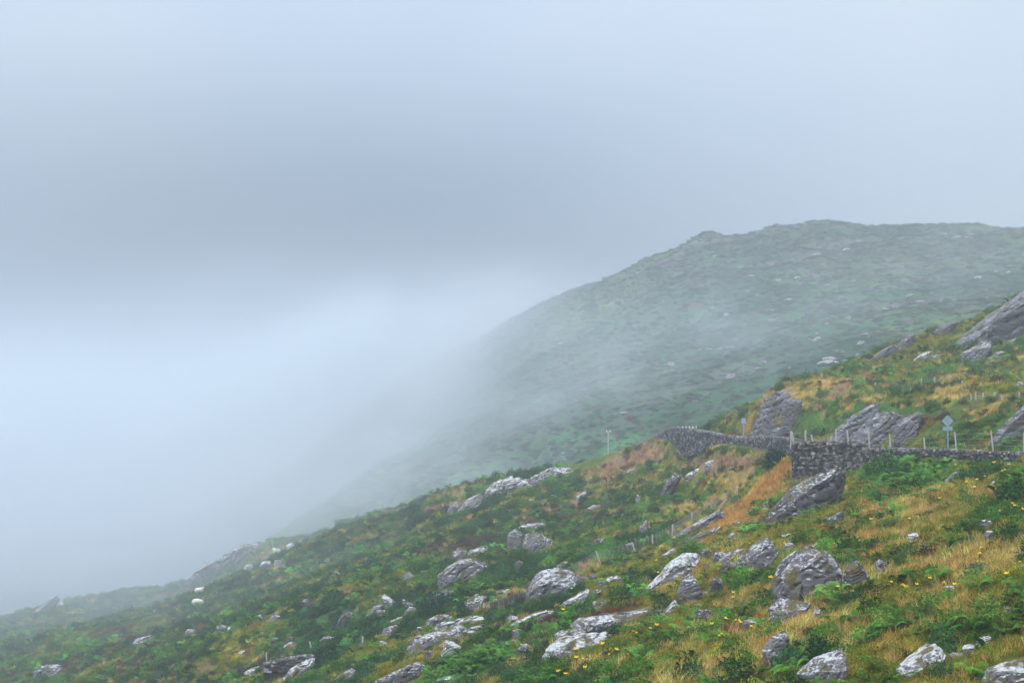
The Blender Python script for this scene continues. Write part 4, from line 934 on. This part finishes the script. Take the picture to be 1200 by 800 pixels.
# single bushes that stand out
def bush(label, px, py, w, h, col, n=2600, seed=1, leaf=.05):
    a = at(px, py); D = a[1]; W = w*D/FP; Hh = h*D/FP
    V, F = shrub('b', n, leaf/W*1.3, Hh/W, seed, 1.4, .15); V = V*W; me = mesh_np('foliage', V, F)
    mname = 'bush_leaf_%s' % ''.join(label.split()[:1]); m_, nt = newmat(mname); L = nt.links.new; geo = N(nt, 'ShaderNodeNewGeometry')
    r = ramp(nt, geo.outputs['Random Per Island'], [(0, tuple(c*.5 for c in col)), (1, tuple(c*1.6 for c in col))]); d = N(nt, 'ShaderNodeBsdfDiffuse'); t = N(nt, 'ShaderNodeBsdfTranslucent'); L(r.outputs[0], d.inputs[0]); L(r.outputs[0], t.inputs[0])
    mx = N(nt, 'ShaderNodeMixShader'); mx.inputs[0].default_value = .2; L(d.outputs[0], mx.inputs[1]); L(t.outputs[0], mx.inputs[2]); o_ = N(nt, 'ShaderNodeOutputMaterial'); L(mx.outputs[0], o_.inputs[0])
    root = empty('gorse_bush', a-[0, 0, .1]); tag(root, label, 'bush'); link('foliage', me, m_, root)
    segs = []
    for i in range(7):
        t_ = rng.uniform(0, 6.28); e = np.array([math.cos(t_)*W*.3, math.sin(t_)*W*.3, Hh*.7]); segs.append((np.array([0, 0, -.1]), e, .03, .01))
    link('stem', tubes_mesh('stem', segs, 5), M['wood'], root)
bush('dark rounded gorse bush on the tan bank left of the wall corner', 909, 545, 30, 21, (.012, .036, .022), seed=3)
bush('dark gorse bush beside the right end of the ruined wall', 382, 778, 38, 24, (.014, .042, .018), seed=4)
bush('bright leafy bush against the right end of the wall corner', 1040, 560, 52, 30, (.035, .115, .022), seed=5, leaf=.06, n=3600)
bush('deep green bush at the right edge under the roadside wall', 1188, 592, 36, 32, (.03, .09, .02), seed=6, n=3600)
bush('dark spreading gorse bush above the slab with the black overhang', 515, 716, 52, 26, (.016, .05, .026), seed=7, n=3600)
bush('dark rounded bush at the bottom between the narrow rock and the corner boulders', 925, 775, 34, 24, (.02, .055, .015), seed=8)

# yellow ragwort flowers
def ragwort():
    g = random.Random(3); segs = [((0, 0, -.05), (0, .02, .5), .008, .006)]; V, F = [], []
    me = bpy.data.meshes.new('ragwort'); 
    for i in range(5):
        a = i*1.25; segs.append(((0, .01, .36), (.045*math.cos(a), .045*math.sin(a), .53+.03*g.random()), .005, .004))
    for s in segs: tube(V, F, *s, n=4)
    nst = len(F)
    heads = [(.0, .02, .53)]+[(.05*math.cos(i*1.25), .05*math.sin(i*1.25), .54+.03*(i%2)) for i in range(5)]
    for hx_, hy_, hz_ in heads:
        c = len(V); V.append((hx_, hy_, hz_+.02))
        for j in range(9): t = j*.698; V.append((hx_+.03*math.cos(t), hy_+.03*math.sin(t), hz_-.02+.02*(j % 2)))
        for j in range(9): F.append([c, c+1+j, c+1+(j+1) % 9])
    nf = len(F)
    for j in range(8):
        a = j*2.4; z_ = .05+.04*j; r_ = .10-.006*j; c = len(V); V += [(0, 0, z_), (r_*math.cos(a-.2), r_*math.sin(a-.2), z_+.02), (r_*1.4*math.cos(a), r_*1.4*math.sin(a), z_), (r_*math.cos(a+.2), r_*math.sin(a+.2), z_+.02)]; F.append([c, c+1, c+2, c+3])
    me.from_pydata([tuple(v) for v in V], [], [tuple(dict.fromkeys(f)) for f in F]); me.update()
    me.materials.append(plain('green_stem', (.06, .10, .03))); me.materials.append(plain('yellow_petals', (.80, .52, .02), .8, .1))
    for i, p in enumerate(me.polygons): p.material_index = 1 if nst <= i < nf else 0
    return me
rg = ragwort()
FL = [(1014,591),(968,530),(1112,503),(1098,510),(1160,536),(1168,553),(1174,557),(1178,555),(1184,552),(1144,571),(1132,572),(1168,580),(1187,580),(1193,578),(1109,597),(1142,582),(1185,600),(1190,602),(1192,604),(1170,607),(1127,624),
 (992,572),(1023,596),(1019,620),(874,620),(860,620),(918,645),(772,676),(830,620),(775,645),(768,660),(921,721),(862,708),(863,735),(835,745),(865,738),(870,741),(881,745),(895,744),(762,747),(768,747),(747,748),(741,749),(708,768),(717,768),(713,772),(720,778),
 (676,777),(682,779),(675,785),(692,790),(686,796),(656,795),(651,797),(660,796),(666,797),(612,762),(660,724),(710,785),(1043,686),(1046,692),(1074,697),(1107,697),(1122,701),(1144,666),(1147,664),(1057,700),(1000,702),(984,701),(1180,690),(1090,690),(1060,704),(848,738),(846,750),(842,752),
 (878,640),(905,690),(858,703),(1150,650),(1195,668),(1100,592),(1068,618),(1196,610),(1154,561),(990,575)]
for i, (fx, fy) in enumerate(FL):
    a = at(fx, fy+6)
    if a is None: continue
    px_, py_ = proj(*a); o = bpy.data.objects.new('ragwort', rg); C.objects.link(o); s = random.uniform(.55, 1.15); o.location = a+[0, 0, .04]; o.scale = (s, s, s*1.1); o.rotation_euler = (random.uniform(-.15, .15), random.uniform(-.15, .15), random.uniform(0, 6.28))
    tag(o, 'small yellow-flowered ragwort plant in the grass of the slope', 'flower', 'yellow ragwort dotted over the near slope')

# ------------------------------------------------------------------ haze and mist
HAZE_D = .00078
def vol_box(name, lo, hi):
    bm = bmesh.new(); bmesh.ops.create_cube(bm, size=1)
    lo = np.array(lo, float); hi = np.array(hi, float); c = (lo+hi)/2; d = hi-lo
    for v in bm.verts: v.co = Vector((v.co.x*d[0], v.co.y*d[1], v.co.z*d[2]))
    me = bpy.data.meshes.new(name); bm.to_mesh(me); bm.free(); o = bpy.data.objects.new(name, me); C.objects.link(o); o.location = c; return o
mats, nt = newmat('haze_air'); pv = N(nt, 'ShaderNodeVolumePrincipled'); pv.inputs['Color'].default_value = (.78, .845, .905, 1); pv.inputs['Density'].default_value = HAZE_D
pv.inputs['Anisotropy'].default_value = .0
o_ = N(nt, 'ShaderNodeOutputMaterial'); nt.links.new(pv.outputs[0], o_.inputs['Volume'])
hz = vol_box('haze', (-5600, -5600, -60), (5600, 5600, 84)); hz.data.materials.append(mats); tag(hz, kind='stuff')
def ico(name, c, r, mat, seg=4):
    bm = bmesh.new(); bmesh.ops.create_icosphere(bm, subdivisions=seg, radius=1)
    for v in bm.verts: v.co = Vector((v.co.x*r[0], v.co.y*r[1], v.co.z*r[2]))
    me = bpy.data.meshes.new(name); bm.to_mesh(me); bm.free(); o = bpy.data.objects.new(name, me); C.objects.link(o); o.location = c; me.materials.append(mat); tag(o, kind='stuff'); return o
def mist_mat(name, r, dens, scale, lo, hi, seed):
    m, nt = newmat(name); L = nt.links.new; tc = N(nt, 'ShaderNodeTexCoord')
    mp = N(nt, 'ShaderNodeMapping'); mp.inputs['Scale'].default_value = (1/r[0], 1/r[1], 1/r[2]); L(tc.outputs['Object'], mp.inputs[0])
    ln = N(nt, 'ShaderNodeVectorMath', operation='LENGTH'); L(mp.outputs[0], ln.inputs[0])
    fall = N(nt, 'ShaderNodeMapRange'); fall.interpolation_type = 'SMOOTHSTEP'; L(ln.outputs['Value'], fall.inputs[0]); fall.inputs[1].default_value = 1.0; fall.inputs[2].default_value = .0; fall.inputs[3].default_value = 0; fall.inputs[4].default_value = 1
    mp2 = N(nt, 'ShaderNodeMapping'); mp2.inputs['Location'].default_value = (seed, seed*2, 0); mp2.inputs['Rotation'].default_value = (0, .3, 0); mp2.inputs['Scale'].default_value = (1/scale, .6/scale, 1.7/scale); L(tc.outputs['Object'], mp2.inputs[0])
    n = N(nt, 'ShaderNodeTexNoise', Scale=1.0, Detail=5.0, Roughness=.55); L(mp2.outputs[0], n.inputs['Vector'])
    nr = N(nt, 'ShaderNodeMapRange'); nr.interpolation_type = 'SMOOTHSTEP'; L(n.outputs[0], nr.inputs[0]); nr.inputs[1].default_value = lo; nr.inputs[2].default_value = hi; nr.inputs[3].default_value = .08; nr.inputs[4].default_value = 1
    d = math_(nt, 'MULTIPLY', math_(nt, 'MULTIPLY', fall.outputs[0], nr.outputs[0]), dens)
    pv = N(nt, 'ShaderNodeVolumePrincipled'); pv.inputs['Color'].default_value = (.765, .82, .87, 1); L(d, pv.inputs['Density']); pv.inputs['Anisotropy'].default_value = 0
    o = N(nt, 'ShaderNodeOutputMaterial'); L(pv.outputs[0], o.inputs['Volume']); return m
MIST = [((-150, 650, -54), (290, 220, 118), .023, 75, .25, .75, 3), ((-140, 440, -26), (170, 120, 42), .009, 45, .3, .6, 11), ((-26, 268, -12), (46, 42, 16), .030, 16, .36, .64, 5),
 ((-76, 250, -26), (68, 50, 16), .015, 18, .33, .65, 7), ((25, 430, 4), (105, 55, 36), .018, 30, .36, .70, 8), ((130, 500, 36), (150, 60, 42), .006, 34, .36, .70, 9), ((-58, 215, -22), (80, 75, 17), .0065, 20, .35, .65, 13),
 ((-42, 735, 4), (135, 120, 66), .050, 50, .28, .7, 17)]
for i, (c, r, dn, sc, lo, hi, sd) in enumerate(MIST):
    mb = ico('mist_bank', c, r, mist_mat('mist_%d' % i, r, dn, sc, lo, hi, sd))
    if i in (0, 4, 5, 7): mb.rotation_euler.y = -.22

# ------------------------------------------------------------------ world, sun, camera
w = bpy.data.worlds.new('World'); scene.world = w; w.use_nodes = True; nt = w.node_tree
for n in list(nt.nodes): nt.nodes.remove(n)
L = nt.links.new
EL, AZ = math.radians(52), math.radians(205)
sky = N(nt, 'ShaderNodeTexSky'); sky.sky_type = 'NISHITA'; sky.sun_disc = False; sky.sun_elevation = EL; sky.sun_rotation = AZ; sky.air_density = 1.0; sky.dust_density = 3.0
hs = N(nt, 'ShaderNodeHueSaturation'); hs.inputs['Saturation'].default_value = .6; L(sky.outputs[0], hs.inputs['Color'])
tc = N(nt, 'ShaderNodeTexCoord'); mp = N(nt, 'ShaderNodeMapping'); mp.inputs['Scale'].default_value = (1, 1, 1.6); mp.inputs['Location'].default_value = (.3, 0, .2); L(tc.outputs['Generated'], mp.inputs[0])
nz = N(nt, 'ShaderNodeTexNoise', Scale=3.0, Detail=3.0, Roughness=.45); L(mp.outputs[0], nz.inputs['Vector'])
cl = ramp(nt, nz.outputs[0], [(.3, (5.2, 6.5, 8.3)), (.7, (6.7, 7.7, 9.1))])
# one broad darker fold in the cloud deck, in the direction of the headland
dn = N(nt, 'ShaderNodeVectorMath', operation='DISTANCE'); nm = N(nt, 'ShaderNodeVectorMath', operation='NORMALIZE'); L(tc.outputs['Generated'], nm.inputs[0])
mp3 = N(nt, 'ShaderNodeMapping'); mp3.inputs['Rotation'].default_value = (0, math.radians(-18), 0); mp3.inputs['Scale'].default_value = (1, 1, 2.4); L(nm.outputs[0], mp3.inputs[0])
nm2 = mp3
dd = P(330, 380, 1.0); dd /= np.linalg.norm(dd); from mathutils import Euler
qv = Vector((dd[0], dd[1], dd[2]*2.4)); qv.rotate(Euler((0, math.radians(-18), 0))); L(mp3.outputs[0], dn.inputs[0]); dn.inputs[1].default_value = qv
fr = N(nt, 'ShaderNodeMapRange'); fr.interpolation_type = 'SMOOTHERSTEP'; L(dn.outputs['Value'], fr.inputs[0]); fr.inputs[1].default_value = 0; fr.inputs[2].default_value = .52; fr.inputs[3].default_value = .40; fr.inputs[4].default_value = 1.0
m1 = mixc(nt, .75, hs.outputs[0], cl.outputs[0]); vm = N(nt, 'ShaderNodeVectorMath', operation='SCALE'); L(m1, vm.inputs[0]); L(fr.outputs[0], vm.inputs['Scale'])
bg = N(nt, 'ShaderNodeBackground'); bg.inputs['Strength'].default_value = .068; sz_ = N(nt, 'ShaderNodeSeparateXYZ'); L(nm.outputs[0], sz_.inputs[0]); zf = math_(nt, 'ADD', .58, math_(nt, 'MULTIPLY', math_(nt, 'MAXIMUM', sz_.outputs[2], 0.0), 1.5)); v2 = N(nt, 'ShaderNodeVectorMath', operation='SCALE'); L(vm.outputs[0], v2.inputs[0]); L(zf, v2.inputs['Scale']); vm = v2; tn_ = mixc(nt, math_(nt, 'SUBTRACT', 1.0, fr.outputs[0]), (1, 1, 1), (.76, .93, 1.10)); fin = mixc(nt, 1.0, vm.outputs[0], tn_, 'MULTIPLY'); L(fin, bg.inputs[0]); ow = N(nt, 'ShaderNodeOutputWorld'); L(bg.outputs[0], ow.inputs[0])
sl = bpy.data.lights.new('sun', 'SUN'); sl.energy = 1.5; sl.angle = math.radians(14); sl.color = (1, .965, .92); so = bpy.data.objects.new('sun', sl); C.objects.link(so)
sd = Vector((math.sin(AZ)*math.cos(EL), math.cos(AZ)*math.cos(EL), math.sin(EL))); so.rotation_euler = sd.to_track_quat('Z', 'Y').to_euler()
cam = bpy.data.cameras.new('camera'); cam.sensor_width = 36; cam.lens = 60; cam.clip_end = 20000; cam.clip_start = .1
co = bpy.data.objects.new('camera', cam); C.objects.link(co); co.rotation_euler = (math.radians(90)+math.atan(PT), 0, 0); scene.camera = co
scene.view_settings.view_transform = 'Standard'; scene.view_settings.look = 'None'; scene.view_settings.gamma = 1; scene.view_settings.use_curve_mapping = False
scene.view_settings.exposure = 0.95
cy = scene.cycles if hasattr(scene, 'cycles') else None
scene.render.engine = 'CYCLES'
scene.cycles.volume_bounces = 9; scene.cycles.max_bounces = 10; scene.cycles.diffuse_bounces = 2; scene.cycles.volume_max_steps = 64; scene.cycles.volume_step_rate = 1.0
scene.cycles.use_denoising = True
try: scene.cycles.denoiser = 'OPENIMAGEDENOISE'
except Exception as e: print(e)
